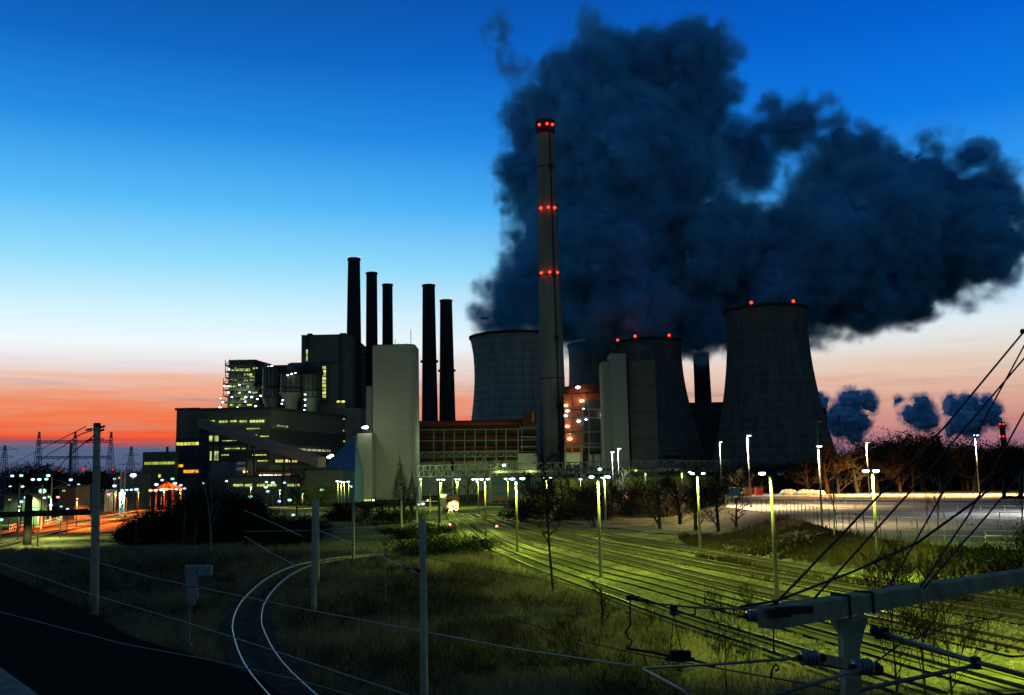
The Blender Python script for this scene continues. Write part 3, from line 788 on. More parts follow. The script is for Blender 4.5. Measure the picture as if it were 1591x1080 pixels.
# ---- low buildings in front of the turbine house
def simple_building(name, x0, x1, yt, Y, dep, m, label, cat='building', zb=0, roofm=None, wins=(), group=None):
    t = thing(name, (X((x0 + x1) / 2, Y), Y, 0), label, cat, group)
    mb = MB(); a, b, z = wallbox(mb, x0, x1, yt, Y, dep, zb); mb.build('walls', m, t)
    mb = MB(); mb.prism([(a - .3, Y - .3), (b + .3, Y - .3), (b + .3, Y + dep + .3), (a - .3, Y + dep + .3)], z, z + .5); mb.build('roof', roofm or dark_clad, t)
    for x0_, x1_, y0, y1, m2, n in wins: wframe(x0_, x1_, y0, y1, Y - .1, m2, t, n)
    return t
simple_building('banded_office', 326, 383, 717, 375, 14, shed_clad, 'white office block with dark window bands and one red lamp', wins=())
bo = [o for o in col.objects if o.name == 'banded_office'][0]
panel(326, 383, 722, 726, 374.8, 'window', blue_clad, bo); panel(326, 383, 731, 736, 374.8, 'window', blue_clad, bo)
panel(368, 384, 717.5, 722, 374.7, 'end_panel', white_paint, bo); panel(368, 384, 726, 731, 374.7, 'end_panel', white_paint, bo)
wall_lamp(381, 733, 373, bo, G_WARM, .7)
b2 = simple_building('loading_hall', 401, 456, 733, 360, 12, shed_clad, 'low hall with an orange fascia and a row of white strip lamps', wins=())
panel(402, 456, 733, 738, 359.7, 'orange_fascia', orange_paint, b2)
for i in range(9):
    x0 = 403 + i * 5.8; panel(x0, x0 + (4.4 if i % 3 else 3.0), 738.2, 740.2, 359.5, 'strip_lamp', G_WHITE if i % 2 else G_GREEN, b2)
point(at(430, 742, 354), 900, (.85, 1, .5), .8, b2)
b3 = simple_building('long_shed', 355, 470, 741, 345, 14, shed_clad, 'long pale shed with a row of dim windows, front of the plant')
for x0, x1 in [(362, 378), (380, 392), (399, 412), (414, 430), (446, 457), (458, 466)]: wframe(x0, x1, 752, 756, 344.8, G_WIN_P, b3, 3)
b4 = simple_building('blue_roof_warehouse', 467, 532, 731, 335, 26, shed_clad, 'pale warehouse under a steep blue lean-to roof left of the white tower')
mb = MB(); Yb = 336
q = [at(499, 731, Yb), at(552, 731, Yb), at(552, 680, Yb + 20), at(549, 678, Yb + 20)]
mb.add([q[0], q[1], q[2], q[3], q[0] + Vector((0, 20, -.5)), q[1] + Vector((0, 20, -.5)), q[2] + Vector((0, .6, -1)), q[3] + Vector((0, .6, -1))],
       [(0, 1, 2, 3), (7, 6, 5, 4), (0, 4, 5, 1), (2, 6, 7, 3), (0, 3, 7, 4), (1, 5, 6, 2)])
mb.build('blue_roof', blue_clad, b4)
mb = MB(); mb.prism([(X(532, 336), 336.5), (X(551, 336), 336.5), (X(551, 336), 356), (X(532, 336), 356)], 0, Z(540, 731, 336) - .1); mb.build('side_wall', blue_clad, b4)
for px, py in [(487, 709), (511, 710.5), (515, 708)]: wall_lamp(px, py, 378, tb, G_WHITE, .7)
for px in (478, 497, 508): point(at(px, 714, 392), 900, (.85, 1, .35), .6, tb)

# ---- the white absorber tower and its annex
wt = thing('white_absorber_tower', (X(613, 380), 380, 0), 'broad windowless white tower in the middle, rounded at its roof corner', 'tower')
Yw = 380
a, b = X(578.5, Yw), X(646.5, Yw); zt3 = Z(612, 536.5, Yw); c_ = 3.2
def cham(a, b, y0, y1, c, n=5):
    fp = []
    for cx, cy, a0 in ((b - c, y0 + c, -90), (b - c, y1 - c, 0), (a + c * .2, y1 - c * .2, 90), (a + c * .2, y0 + c * .2, 180)):
        cc = c if a0 in (-90, 0) else c * .2
        for k in range(n + 1):
            an = R(a0 + 90 * k / n); fp.append((cx + cc * math.cos(an), cy + cc * math.sin(an)))
    return fp
fp = cham(a, b, Yw, Yw + 17, c_)
mb = MB(); mb.prism(fp, 0, zt3); mb.build('walls', pale_clad, wt)
mb = MB(); mb.prism(cham(a + .4, b - .4, Yw + .4, Yw + 16.6, c_), zt3, zt3 + .5); mb.build('roof', grey_clad, wt)
mb = MB(); zj = Z(612, 683, Yw); mb.prism(cham(a - .06, b + .06, Yw - .06, Yw + 17.06, c_), zj, zj + .25); mb.build('cladding_joint', mat('joint_grey', (.36, .38, .34), .8, var=.1), wt)
mb = MB()
for px, h in ((638.5, 7.0), (614, 3.2), (619, 1.5), (627, 1.4), (632, 1.6), (596, .8)):
    p = at(px, 536, Yw + 5); mb.tube([(p.x, p.y, zt3 + .4), (p.x, p.y, zt3 + h)], .12, 5)
mb.build('roof_masts', dark_steel, wt)
an = thing('tower_annex', (X(566, 368), 368, 0), 'yellow-lit annex with a bright floodlight on top, left of the white tower', 'building')
mb = MB(); wallbox(mb, 555, 577.5, 673, 368, 14); mb.build('walls', pale_clad, an)
mb = MB(); mb.prism([ptY(549, 369.5), ptY(554.8, 368.2), ptY(554.8, 380), ptY(549, 380)], 0, Z(552, 677, 368)); mb.build('chamfered_wing', pale_clad, an)
mb = MB(); wallbox(mb, 569, 578, 600, 390, 8); mb.build('duct_shaft', pale_clad, an)
panel(558, 580, 776, 787, 364, 'lit_gateway', G_WIN_Y, an, .4); 
for px in (559, 580.5): panel(px - 1.3, px + 1.3, 776, 785, 363.6, 'gate_lamp', G_WHITE, an, .4)
wall_lamp(568.5, 664, 364, an, G_WHITE, .8); wall_lamp(564.5, 664.5, 364, an, G_WHITE, .5)
pass
for i in range(9):
    zz__ = 6 + i * 5.6; g_ = MB(); g_.prism(cham(a - .03, b + .03, Yw - .03, Yw + 17.03, c_), zz__, zz__ + .10); g_.build('panel_seam', MATS['joint_grey'], wt)
p = at(568, 668, 365); mb = MB(); mb.bar(p - Vector((1, 0, 1.5)), p + Vector((0, 0, 1)), .2); mb.bar(p - Vector((-1, 0, 1.5)), p + Vector((0, 0, 1)), .2); mb.build('floodlight_bracket', steel, an)
point(at(570, 660, 366), 900, (1, .95, .5), .5, an)
point(at(545, 740, 340), 5000, (.85, 1, .25), .6, an); point(at(560, 778, 354), 900, (1, .8, .35), .6, an)
point(at(660, 765, 340), 9000, (.85, 1, .28), .8, wt); point(at(640, 778, 360), 1200, (1, .9, .35), .6, wt)
point(at(610, 735, 270), 22000, (.75, 1, .35), 3, wt)
gt = panel(638, 650, 780, 800, 355, 'gatehouse', pale_clad, None); tag(gt, 'small lamplit gate wall at the foot of the white tower', 'wall')

# ---- orange filter house with steel frame (behind the yard lamps)
fh = thing('filter_house', (X(740, 450), 450, 0), 'long rust-orange filter house in a steel frame, right of the white tower', 'building')
Yo = 450
mb = MB(); a, b, z = wallbox(mb, 648, 834, 653, Yo, 35, Z(740, 716, Yo)); mb.build('hall', mat('dark_brown_cladding', (.055, .035, .025), .8, var=.4, scale=.3), fh)
for i, (y0, y1) in enumerate([(654, 664), (677, 684), (693, 700)]):
    mb = MB(); A = at(649, (y0 + y1) / 2, Yo - 1); B = at(832, (y0 + y1) / 2 - 2, Yo - 1); mb.tube([A, B], (y1 - y0) / 2 / F * Yo, 12); mb.build('duct', orange_steel, fh, True)
fr = MB()
for px in (650, 674, 690, 706, 722, 738, 755, 771, 786, 805, 811): fr.bar(at(px, 666, Yo - 4), at(px, 735, Yo - 4), .55)
for py in (668, 685, 703): fr.bar(at(650, py, Yo - 4), at(834, py - 1.5, Yo - 4), .45)
for py in (664, 679, 694): fr.bar(at(808, py, Yo - 5), at(834, py, Yo - 5), .7)
fr.build('steel_frame', steel, fh)
tr = MB(); truss(tr, at(650, 711, Yo - 6), at(806, 709, Yo - 6), 3, 2.6, 26, .16); tr.bar(at(742, 734, Yo - 6), at(752, 709, Yo - 6), .4); tr.bar(at(762, 734, Yo - 6), at(752, 709, Yo - 6), .4); tr.build('walkway_truss', steel, fh)
panel(812, 832, 640, 662, Yo - 6, 'end_hood', mat('brown_hood', (.09, .03, .02), .7, var=.3), fh, 6); panel(826, 830, 640, 655, Yo - 9.3, 'hood_edge', orange_paint, fh, .5)
mb = MB(); wallbox(mb, 648, 700, 712, Yo + 3, 20); wallbox(mb, 707, 834, 709, Yo + 3, 22); mb.build('lower_walls', pale_clad, fh)
mb = MB(); mb.prism([ptY(805, Yo - 7.5), ptY(834, Yo - 7.5), ptY(834, Yo + 2.5), ptY(805, Yo + 2.5)], 0, Z(820, 705, Yo)); mb.build('corner_block', pale_clad, fh)
point(at(740, 728, Yo - 25), 2500, (.75, 1, .25), 2, fh); point(at(690, 690, Yo - 60), 2500, (.7, 1, .5), 2, fh)
point(at(800, 722, Yo - 22), 1800, (.85, 1, .3), 2, fh)

# ---- lamplit orange boiler right of the great chimney
ub = thing('orange_boiler', (X(907, 480), 480, 0), 'orange boiler block with glaring lamps on stacked galleries', 'boiler house')
mb = MB(); Yu = 480
fp_ = [ptY(878, Yu), ptY(941, Yu), ptY(941, Yu + 30), ptY(878, Yu + 30)]
zz_ = Z(905, 612, Yu); mb.prism(fp_, Z(905, 702, Yu), zz_); mb.build('casing', mat('orange_casing', (.30, .06, .022), .75, var=.5, scale=.25), ub)
mb = MB(); A, B = at(880, 613, Yu + 1), at(940, 607, Yu + 1); mb.tube([at(878, 620, Yu + 4), at(882, 611, Yu + 4), at(905, 607, Yu + 4), at(940, 604, Yu + 4)], [2.2, 3.6, 3.8, 4], 12); mb.build('roof_duct', mat('orange_duct', (.26, .055, .02), .7, var=.5, scale=.4), ub, True)
fr = MB()
for px in (878, 889, 902, 904.5, 915, 934, 940): fr.bar(at(px, 615, Yu - 6), at(px, 735, Yu - 6), .6)
for py in (636, 649, 671, 689, 694.5): fr.bar(at(877, py, Yu - 6), at(941, py, Yu - 6), .7); fr.bar(at(877, py - 3, Yu - 7), at(906, py - 3, Yu - 7), .25)
for (x0, y0, x1, y1) in [(889, 636, 902, 649), (889, 671, 902, 649), (904, 636, 915, 615), (889, 671, 902, 689)]: fr.bar(at(x0, y0, Yu - 6), at(x1, y1, Yu - 6), .35)
fr.build('gallery_frame', steel, ub)
for py in (637, 650, 672.5): panel(878, 903, py, py + 1.4, Yu - 5, 'gallery_deck', steel, ub, 5)
panel(879, 904, 703, 722, Yu - 4, 'pale_hopper_wall', pale_clad, ub, 3); panel(905, 913, 704, 735, Yu - 3, 'dark_shaft', black_m, ub, 3); panel(914, 941, 706, 724, Yu - 2, 'pale_hopper_wall', pale_clad, ub, 3)
panel(906, 934, 622, 702, Yu - .4, 'dark_casing', dark_clad, ub, .6)
for px, py, r_, m_, pw in [(898, 602, 1.5, G_WHITE, 3000), (904, 623, 1.6, G_WARM, 14000), (879.5, 630, 1.4, G_WARM, 10000), (882, 638.5, 1.2, G_GREEN, 3000), (879, 646, 1.1, G_WHITE, 4500), (899, 654.5, 1.1, G_GREEN, 3500),
                           (910.5, 652, .8, G_WHITE, 0), (906.5, 635, .5, G_WHITE, 0), (881.5, 662.5, 1.5, G_WARM, 9000), (885.5, 682, 1.6, G_WARM, 12000), (936, 645, 1.2, G_WHITE, 4500), (938, 651, .8, G_WHITE, 0)]:
    wall_lamp(px, py, Yu - 8, ub, m_, r_ * .62)
    if pw: point(at(px, py, Yu - 1.9) + Vector((0, 0, .6)), pw * .045, (1, .8, .5), .5, ub)
point(at(892, 716, Yu - 14), 1500, (.95, 1, .4), .6, ub)

# ---- grey absorber towers right
for name, x0, x1, yt, Y, m, lab in [('absorber_tower', 953, 978, 549, 440, absorber_clad, 'tallest and palest of the three joined grey absorber towers'),
                                ('absorber_tower', 940, 952.5, 561.5, 446, absorber_clad, 'narrowest of the three joined grey absorber towers, next to the orange boiler'),
                                ('absorber_tower', 980.5, 1023, 560, 446, grey_clad, 'widest and darkest of the three joined grey absorber towers')]:
    t = thing(name, (X((x0 + x1) / 2, Y), Y, 0), lab, 'tower', 'grey absorber towers')
    mb = MB(); a, b, z = wallbox(mb, x0, x1, yt, Y, 16); mb.build('walls', m, t)
    mb = MB(); mb.prism([(a + .3, Y + .3), (b - .3, Y + .3), (b - .3, Y + 15), (a + .3, Y + 15)], z, z + .4); mb.build('roof', dark_clad, t)
    if x0 == 980.5:
        for py in (600, 640, 682): panel(980.5, 1023, py, py + .8, Y - .02, 'cladding_joint', dark_clad, t, .12)
point(at(960, 715, 410), 3000, (.9, 1, .5), 1, t)
simple_building('dark_machine_hall', 1070, 1127, 626, 860, 40, dark_clad, 'dark hall under the stout dark chimney, right of the slim cooling tower')
simple_building('dark_block', 1262, 1288, 634, 700, 30, dark_clad, 'small dark block showing past the right edge of the largest cooling tower')
simple_building('pump_house', 1030, 1066, 709, 600, 20, dark_clad, 'low dark pump house at the foot of the slim cooling tower')

# ---- pipe bridge
pb = thing('pipe_bridge', (X(900, 300), 300, 0), 'long horizontal lattice pipe bridge crossing in front of the plant', 'pipe bridge')
Yp = 300; A = at(650, 741, Yp); B = at(1062, 732, Yp); tr = MB(); truss(tr, A, B, 4, 3.4, 44, .14); tr.build('lattice_girder', steel, pb)
A2 = at(1062, 732, Yp - 1); B2 = at(1140, 731, Yp - 10); tr = MB(); truss(tr, A2, B2, 5, 3.0, 8, .14); tr.build('lattice_girder', lamp_pole, pb)
for px in (652, 703, 761, 860, 905, 948, 1005, 1062, 1122, 1140):
    p = at(px, 735, Yp + 1); mb = MB(); mb.bar((p.x, p.y, 0), (p.x, p.y, p.z), .7); mb.bar((p.x, p.y + 3, 0), (p.x, p.y + 3, p.z), .6); mb.build('trestle', steel, pb)
mb = MB(); p, q = at(652, 735, Yp + 2), at(1060, 728, Yp + 2); mb.tube([p, q], .5, 8); mb.tube([p + Vector((0, 1.3, .2)), q + Vector((0, 1.3, .2))], .35, 8); mb.build('pipe', grey_clad, pb, True)
for px, py in [(932, 729), (988, 731), (1072, 734), (783, 723)]: wall_lamp(px, py, Yp - 3, pb, G_GREEN if px != 988 else G_WIN_Y, .45)

# ---- buildings at yard level behind the lamps
yh = simple_building('banded_goods_shed', 752, 858, 738, 320, 20, shed_clad, 'pale goods shed with two dark green bands behind the yard lamps')
panel(762, 858, 746, 754, 319.8, 'dark_band', blue_clad, yh); panel(762, 858, 762, 768, 319.8, 'dark_band', blue_clad, yh)
for px in (773, 781, 790): panel(px - 1.5, px + 1.5, 772, 778, 319.7, 'red_door', red_paint, yh)
ld = panel(745, 758, 762, 781, 250, 'orange_trailer', orange_paint, None, 5); tag(ld, 'tall orange container standing at the end of the yard', 'container')
bgw = simple_building('lit_boundary_wall', 860, 1110, 742, 310, 1, mat('olive_wall', (.16, .17, .07), .9, var=.4, scale=.3), 'dim green-lit wall under the pipe bridge, behind the bare trees', 'wall')
for px in (880, 930, 1000, 1060): point(at(px, 738, 303), 700, (.8, 1, .2), .6, bgw)
point(at(820, 735, 300), 2500, (.8, 1, .35), .8, yh); point(at(775, 735, 300), 1800, (.8, 1, .3), .8, yh)
# lorry and tank seen through the trees
lr = thing('lorry', (X(1003, 262), 262, 0), 'dark lorry with a red and white roof edge, behind the bare trees', 'lorry')
mb = MB(); wallbox(mb, 986, 1022, 767, 262, 3, 1.0); mb.build('cargo_body', dark_clad, lr)
mb = MB(); p, q = at(986, 766, 261.8), at(1023, 765.5, 261.8); mb.bar(p, q, .5); mb.build('roof_edge', mat('red_white', (.7, .35, .3), .5, var=.3, scale=1), lr)
mb = MB(); p = at(985, 775, 262); mb.box((p.x - .9, 263, 1.9), (1.9, 2.4, 2.3)); mb.build('cab', red_paint, lr)
for px in (984, 992, 1014, 1019):
    p = at(px, 780, 262); mb = MB(); mb.tube([(p.x, 261.9, .5), (p.x, 262.5, .5)], .5, 12); mb.build('wheel', black_m, lr)
for x0, x1, lab in [(965, 984, 'pale lamplit stack of sheeting left of the lorry'), (1024, 1049, 'pale lamplit stack of sheeting right of the lorry')]:
    t = thing('sheeted_stack', (X((x0 + x1) / 2, 264), 264, 0), lab, 'stack'); mb = MB(); rr_ = random.Random(int(x0))
    a, b = X(x0, 264), X(x1, 264)
    nst = 5
    for i in range(nst): mb.box((a + (b - a) * (i + .5) / nst, 265, .9 + rr_.random() * .3), ((b - a) / nst * .92, 2, 1.9 + rr_.random() * .7), rr_.uniform(-.05, .05))
    mb.build('stack', white_paint, t)
point(at(1000, 760, 256), 2600, (1, .9, .8), .5, lr)
# containers and huts at the left end of the car park
for x0, x1, y0, m, lab, nm in [(1134, 1146, 762, blue_paint, 'blue skip container at the left end of the car park', 'container'), (1146, 1152, 760, white_paint, 'small white van between the blue and orange containers', 'van'),
                             (1155, 1166, 759.5, orange_paint, 'orange container right of the blue one by the car park', 'container'), (1173, 1182, 760, red_paint, 'red container right of the lamp mast by the car park', 'container')]:
    Y = 236; t = thing(nm, (X((x0 + x1) / 2, Y), Y, LOTZ), lab, nm); a, b = X(x0, Y), X(x1, Y); zt_ = LOTZ + 1.7
    if nm == 'van':
        mb = MB(); mb.prism([(a, Y), (b, Y), (b, Y + 3), (a, Y + 3)], LOTZ + .3, LOTZ + 1.9); mb.build('body', m, t)
        mb = MB(); mb.box(((a + b) / 2, Y - .03, LOTZ + 1.45), ((b - a) * .8, .06, .5)); mb.build('windscreen', black_m, t)
        for sx in (a + .15, b - .15): mb = MB(); mb.tube([(sx, Y - .05, LOTZ + .3), (sx, Y + .2, LOTZ + .3)], .3, 10); mb.build('wheel', black_m, t)
    else:
        mb = MB(); mb.prism([(a, Y), (b, Y), (b, Y + 3), (a, Y + 3)], LOTZ + .15, zt_ + .3)
        for i in range(8): mb.box((a + (b - a) * (i + .5) / 8, Y - .05, (LOTZ + zt_ + .5) / 2), ((b - a) / 20, .1, 1.5))
        mb.build('body', m, t); mb = MB(); mb.prism([(a - .05, Y - .1), (b + .05, Y - .1), (b + .05, Y + 3.1), (a - .05, Y + 3.1)], zt_ + .3, zt_ + .42); mb.build('rim', dark_steel, t)

# ================================================================ STEAM (real 3-D volumes of puffs)
def lattice_noise(shape, cells, r):
    """smooth value noise on a grid: random lattice with given cell counts, separable smoothstep interpolation"""
    L_ = r.random([c + 2 for c in cells]).astype(np.float32)
    out = L_
    for ax, (n, c) in enumerate(zip(shape, cells)):
        u = np.linspace(0, c - 1e-4, n); i = u.astype(int); f = (u - i); f = (f * f * (3 - 2 * f)).astype(np.float32)
        sh = [1, 1, 1]; sh[ax] = n; f = f.reshape(sh)
        out = np.take(out, i, axis=ax) * (1 - f) + np.take(out, i + 1, axis=ax) * f
    return out
def steam(name, label, group, px0, px1, py0, py1, Y, dy, vox, blobs, clip=None, seed=1, amp=1.0, m=None, wisp=True, dens=.09, wispm=None, cell=46, kind=None, grow=0.0):
    r = np.random.default_rng(seed); rd = random.Random(seed)
    k = Y / F
    x0, x1 = X(px0, Y, 400), X(px1, Y, 400); z0, z1 = Z((px0 + px1) / 2, py1, Y), Z((px0 + px1) / 2, py0, Y)
    mid = (px0 + px1) / 2
    n = [max(8, int((x1 - x0) / vox)), max(8, int(2 * dy / vox)), max(8, int((z1 - z0) / vox))]
    xs = np.linspace(x0, x1, n[0], dtype=np.float32); ys = np.linspace(Y - dy, Y + dy, n[1], dtype=np.float32); zs = np.linspace(z0, z1, n[2], dtype=np.float32)
    sd = np.full(n, 1e3, np.float32)
    for b in blobs:
        px, py, rp = b[:3]; oy = b[3] if len(b) > 3 else rd.uniform(-.35, .35) * dy
        c = at(px, py, Y); rr = rp * k * (1 + grow)
        oy = max(-(dy - rr * .8), min(dy - rr * .8, oy)) if rr * .8 < dy else 0
        cx, cy, cz = c.x, Y + oy, c.z; pad = rr * .75 + 12
        sl = []
        for arr, cc, q in ((xs, cx, 1), (ys, cy, 1), (zs, cz, 1)):
            sl.append(slice(int(np.searchsorted(arr, cc - rr - pad)), int(np.searchsorted(arr, cc + rr + pad))))
        if any(s.stop <= s.start for s in sl): continue
        ry = min(rr, dy * .85)
        gx_ = (xs[sl[0]] - cx)[:, None, None]; gy_ = ((ys[sl[1]] - cy) * (rr / ry))[None, :, None]; gz_ = (zs[sl[2]] - cz)[None, None, :]
        d = np.sqrt(gx_ ** 2 + gy_ ** 2 + gz_ ** 2) - rr
        cur = sd[sl[0], sl[1], sl[2]]; kk = 5 * vox
        h = np.clip(.5 + .5 * (cur - d) / kk, 0, 1)
        sd[sl[0], sl[1], sl[2]] = np.where(cur > 900, d, cur + (d - cur) * h - kk * h * (1 - h))
    ext = [x1 - x0, 2 * dy, z1 - z0]
    disp = np.zeros(n, np.float32); size = cell * k * 1.0 * amp; a = size * .34
    tot = 0
    for o in range(5):
        cells = [max(1, int(e / size)) for e in ext]
        v = lattice_noise(n, cells, r)
        disp += a * (np.abs(2 * v - 1) * 1.9 - .42)          # billows: sharp valleys, round puffs
        size *= .5; a *= .6
        if size < vox * 1.2: break
    sd = sd - disp
    if clip is not None: sd = clip(sd, xs, ys, zs)
    # close the box
    for ax in range(3):
        s = [slice(None)] * 3
        for e in (0, -1): s[ax] = e; sd[tuple(s)] = np.maximum(sd[tuple(s)], 3 * vox); 
    # nodes that turn the sampled field into a mesh / a volume
    def field_object(nm, vals):
        me = bpy.data.meshes.new(nm); me.vertices.add(vals.size)
        at_ = me.attributes.new('d', 'FLOAT', 'POINT'); at_.data.foreach_set('value', vals.ravel(order='C').astype(np.float32))
        o = bpy.data.objects.new(nm, me); col.objects.link(o); return o
    def graph(nm, as_mesh, thr, material):
        g = bpy.data.node_groups.new(nm, 'GeometryNodeTree')
        g.interface.new_socket('Geometry', in_out='INPUT', socket_type='NodeSocketGeometry')
        g.interface.new_socket('Geometry', in_out='OUTPUT', socket_type='NodeSocketGeometry')
        N = g.nodes; L = g.links
        gi = N.new('NodeGroupInput'); go = N.new('NodeGroupOutput')
        vc = N.new('GeometryNodeVolumeCube')
        vc.inputs['Min'].default_value = (x0, Y - dy, z0); vc.inputs['Max'].default_value = (x1, Y + dy, z1)
        for s, q in zip(('Resolution X', 'Resolution Y', 'Resolution Z'), n): vc.inputs[s].default_value = q
        pos = N.new('GeometryNodeInputPosition'); sep = N.new('ShaderNodeSeparateXYZ'); L.new(pos.outputs[0], sep.inputs[0])
        def mt(op, a, b=None):
            q = N.new('ShaderNodeMath'); q.operation = op
            for i, v in enumerate((a, b)):
                if v is None: continue
                if isinstance(v, (int, float)): q.inputs[i].default_value = v
                else: L.new(v, q.inputs[i])
            return q.outputs[0]
        ids = []
        for i, (lo, hi, q) in enumerate(((x0, x1, n[0]), (Y - dy, Y + dy, n[1]), (z0, z1, n[2]))):
            t = mt('ROUND', mt('MULTIPLY', mt('SUBTRACT', sep.outputs[i], lo), (q - 1) / (hi - lo)))
            ids.append(mt('MAXIMUM', mt('MINIMUM', t, q - 1), 0))
        # index arithmetic kept exact with integers
        def im(op, a, b):
            q = N.new('FunctionNodeIntegerMath'); q.operation = op
            for i, v in enumerate((a, b)):
                if isinstance(v, int): q.inputs[i].default_value = v
                else: L.new(v, q.inputs[i])
            return q.outputs[0]
        index = im('ADD', im('MULTIPLY', im('ADD', im('MULTIPLY', ids[0], n[1]), ids[1]), n[2]), ids[2])
        na = N.new('GeometryNodeInputNamedAttribute'); na.data_type = 'FLOAT'; na.inputs['Name'].default_value = 'd'
        si = N.new('GeometryNodeSampleIndex'); si.data_type = 'FLOAT'; si.domain = 'POINT'
        L.new(gi.outputs[0], si.inputs['Geometry']); L.new(na.outputs[0], si.inputs['Value']); L.new(index, si.inputs['Index'])
        L.new(si.outputs[0], vc.inputs['Density'])
        sm = N.new('GeometryNodeSetMaterial'); sm.inputs['Material'].default_value = material
        if as_mesh:
            vm = N.new('GeometryNodeVolumeToMesh'); vm.inputs['Threshold'].default_value = thr
            L.new(vc.outputs[0], vm.inputs[0]); L.new(vm.outputs[0], sm.inputs[0])
        else: L.new(vc.outputs[0], sm.inputs[0])
        L.new(sm.outputs[0], go.inputs[0]); return g
    core = np.clip(1 - (sd + (6.8 if vox < 2 else 2.6) * vox) / (4 * vox), 0, 2)
    tmp = field_object('tmp_field', core)
    md = tmp.modifiers.new('gn', 'NODES'); md.node_group = graph('steam_core', True, 1.0, m)
    dg = bpy.context.evaluated_depsgraph_get(); ev = tmp.evaluated_get(dg)
    me = bpy.data.meshes.new_from_object(ev); me.name = name
    dead = tmp.data; bpy.data.objects.remove(tmp); bpy.data.meshes.remove(dead)
    me.materials.clear(); me.materials.append(m)
    me.polygons.foreach_set('use_smooth', np.ones(len(me.polygons), bool))
    o = bpy.data.objects.new(name, me); col.objects.link(o)
    tag(o, label, 'steam plume', group, kind)
    print('STEAM', name, n, len(me.vertices))
    if wisp:
        w = lattice_noise(n, [max(1, int(e / (vox * 7))) for e in ext], r) * .6 + lattice_noise(n, [max(1, int(e / (vox * 3))) for e in ext], r) * .4
        ww = (9.5 if vox < 2 else 7) * vox
        v = np.clip(1 - (sd + (3.2 if vox < 2 else 1.5) * vox) / ww, 0, 1) ** 1.5 * np.clip((w - .33) * 3.2, .0, 1.3) * dens
        v = np.maximum(v, np.clip((-sd - 4.5 * vox) / (3 * vox), 0, 1) * dens)
        v[sd < -14 * vox] = 0
        wo = field_object('wisps', v)
        md = wo.modifiers.new('gn', 'NODES'); md.node_group = graph('steam_wisps', False, 0, wispm)
        wo.data.materials.append(wispm); wo.parent = o
    return o
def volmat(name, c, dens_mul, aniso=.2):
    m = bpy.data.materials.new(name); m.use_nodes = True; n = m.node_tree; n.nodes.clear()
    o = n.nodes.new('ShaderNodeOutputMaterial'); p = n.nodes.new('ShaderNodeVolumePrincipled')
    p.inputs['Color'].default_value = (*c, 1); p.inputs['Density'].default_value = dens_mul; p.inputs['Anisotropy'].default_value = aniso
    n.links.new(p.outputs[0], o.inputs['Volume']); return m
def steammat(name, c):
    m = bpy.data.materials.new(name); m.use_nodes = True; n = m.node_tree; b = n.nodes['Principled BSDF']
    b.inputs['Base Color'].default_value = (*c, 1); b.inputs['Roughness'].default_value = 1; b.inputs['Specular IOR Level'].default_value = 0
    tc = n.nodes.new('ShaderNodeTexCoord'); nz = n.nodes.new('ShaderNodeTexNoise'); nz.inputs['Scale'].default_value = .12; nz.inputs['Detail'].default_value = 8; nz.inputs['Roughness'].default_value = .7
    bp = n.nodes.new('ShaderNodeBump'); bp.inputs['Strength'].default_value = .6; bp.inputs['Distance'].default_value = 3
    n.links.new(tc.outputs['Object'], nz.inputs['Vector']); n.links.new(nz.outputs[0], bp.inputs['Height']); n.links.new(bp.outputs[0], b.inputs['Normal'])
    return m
st_m = steammat('steam_core', (.24, .62, 1.0)); st_v = volmat('steam_wisps', (.26, .80, 1.0), 1.0, .0)  # blue skylight on white steam is put into both base colours
BLOBS = [(775, 500, 30, -12), (800, 480, 42, -10), (842, 440, 54), (835, 385, 42), (850, 340, 48), (836, 262, 54), (846, 190, 56), (832, 150, 24), (900, 160, 62), (955, 130, 52),
         (968, 62, 28), (1010, 70, 20), (800, 95, 9), (776, 78, 9), (1020, 118, 58), (1078, 106, 50), (1080, 165, 52), (1020, 200, 80), (940, 260, 95), (1045, 278, 68), (930, 370, 105), (1020, 400, 110),
         (900, 470, 66), (985, 475, 62), (1075, 455, 80), (1110, 390, 72), (1180, 398, 76), (1205, 450, 62), (1270, 392, 84), (1285, 455, 54), (1340, 455, 54), (1350, 372, 92), (1430, 350, 88),
         (1385, 268, 44), (1330, 250, 34), (1478, 300, 60), (1528, 305, 40), (1558, 345, 22), (1505, 380, 56), (1420, 425, 62), (1475, 445, 28), (1178, 240, 42), (1150, 205, 24), (1205, 205, 26), (1240, 205, 32), (1285, 228, 28),
         (1262, 285, 32), (1310, 300, 40), (1095, 505, 34), (1130, 500, 38), (905, 508, 24), (950, 500, 26), (1085, 535, 16), (920, 60, 14), (1060, 60, 14), (1440, 250, 22), (1500, 250, 18), (1545, 285, 16), (1562, 400, 10), (1520, 440, 14)]
def clip_main(sd, xs, ys, zs):
    # nothing below the rims of the towers that feed it
    Yc = 740
    px = 795.5 + (xs / Yc * F) * 1.0
    zl = np.full(len(xs), -1e3)
    zl = np.where(px < 876, T1[1] - 1.0, zl); zl = np.where((px > 955) & (px < 1068), T3[1] - 1.0, zl)
    for cx_, cy_, r_ in ((1150, 300, 21), (1178, 302, 18), (1204, 293, 14), (1128, 272, 12), (1228, 268, 11), (1215, 250, 8), (1122, 240, 7), (1250, 240, 7)):
        c = at(cx_, cy_, Yc); d_ = np.sqrt((xs[:, None] - c.x) ** 2 + (zs[None, :] - c.z) ** 2)[:, None, :]; sd = np.maximum(sd, (r_ * Yc / F * 1.9 - d_).astype(np.float32) * .8)
    zl = np.where((px >= 876) & (px <= 955), Z(915, 538, Yc), zl)
    zz = zs[None, None, :]; cut = (zl[:, None, None] - zz)
    return np.maximum(sd, cut.astype(np.float32))
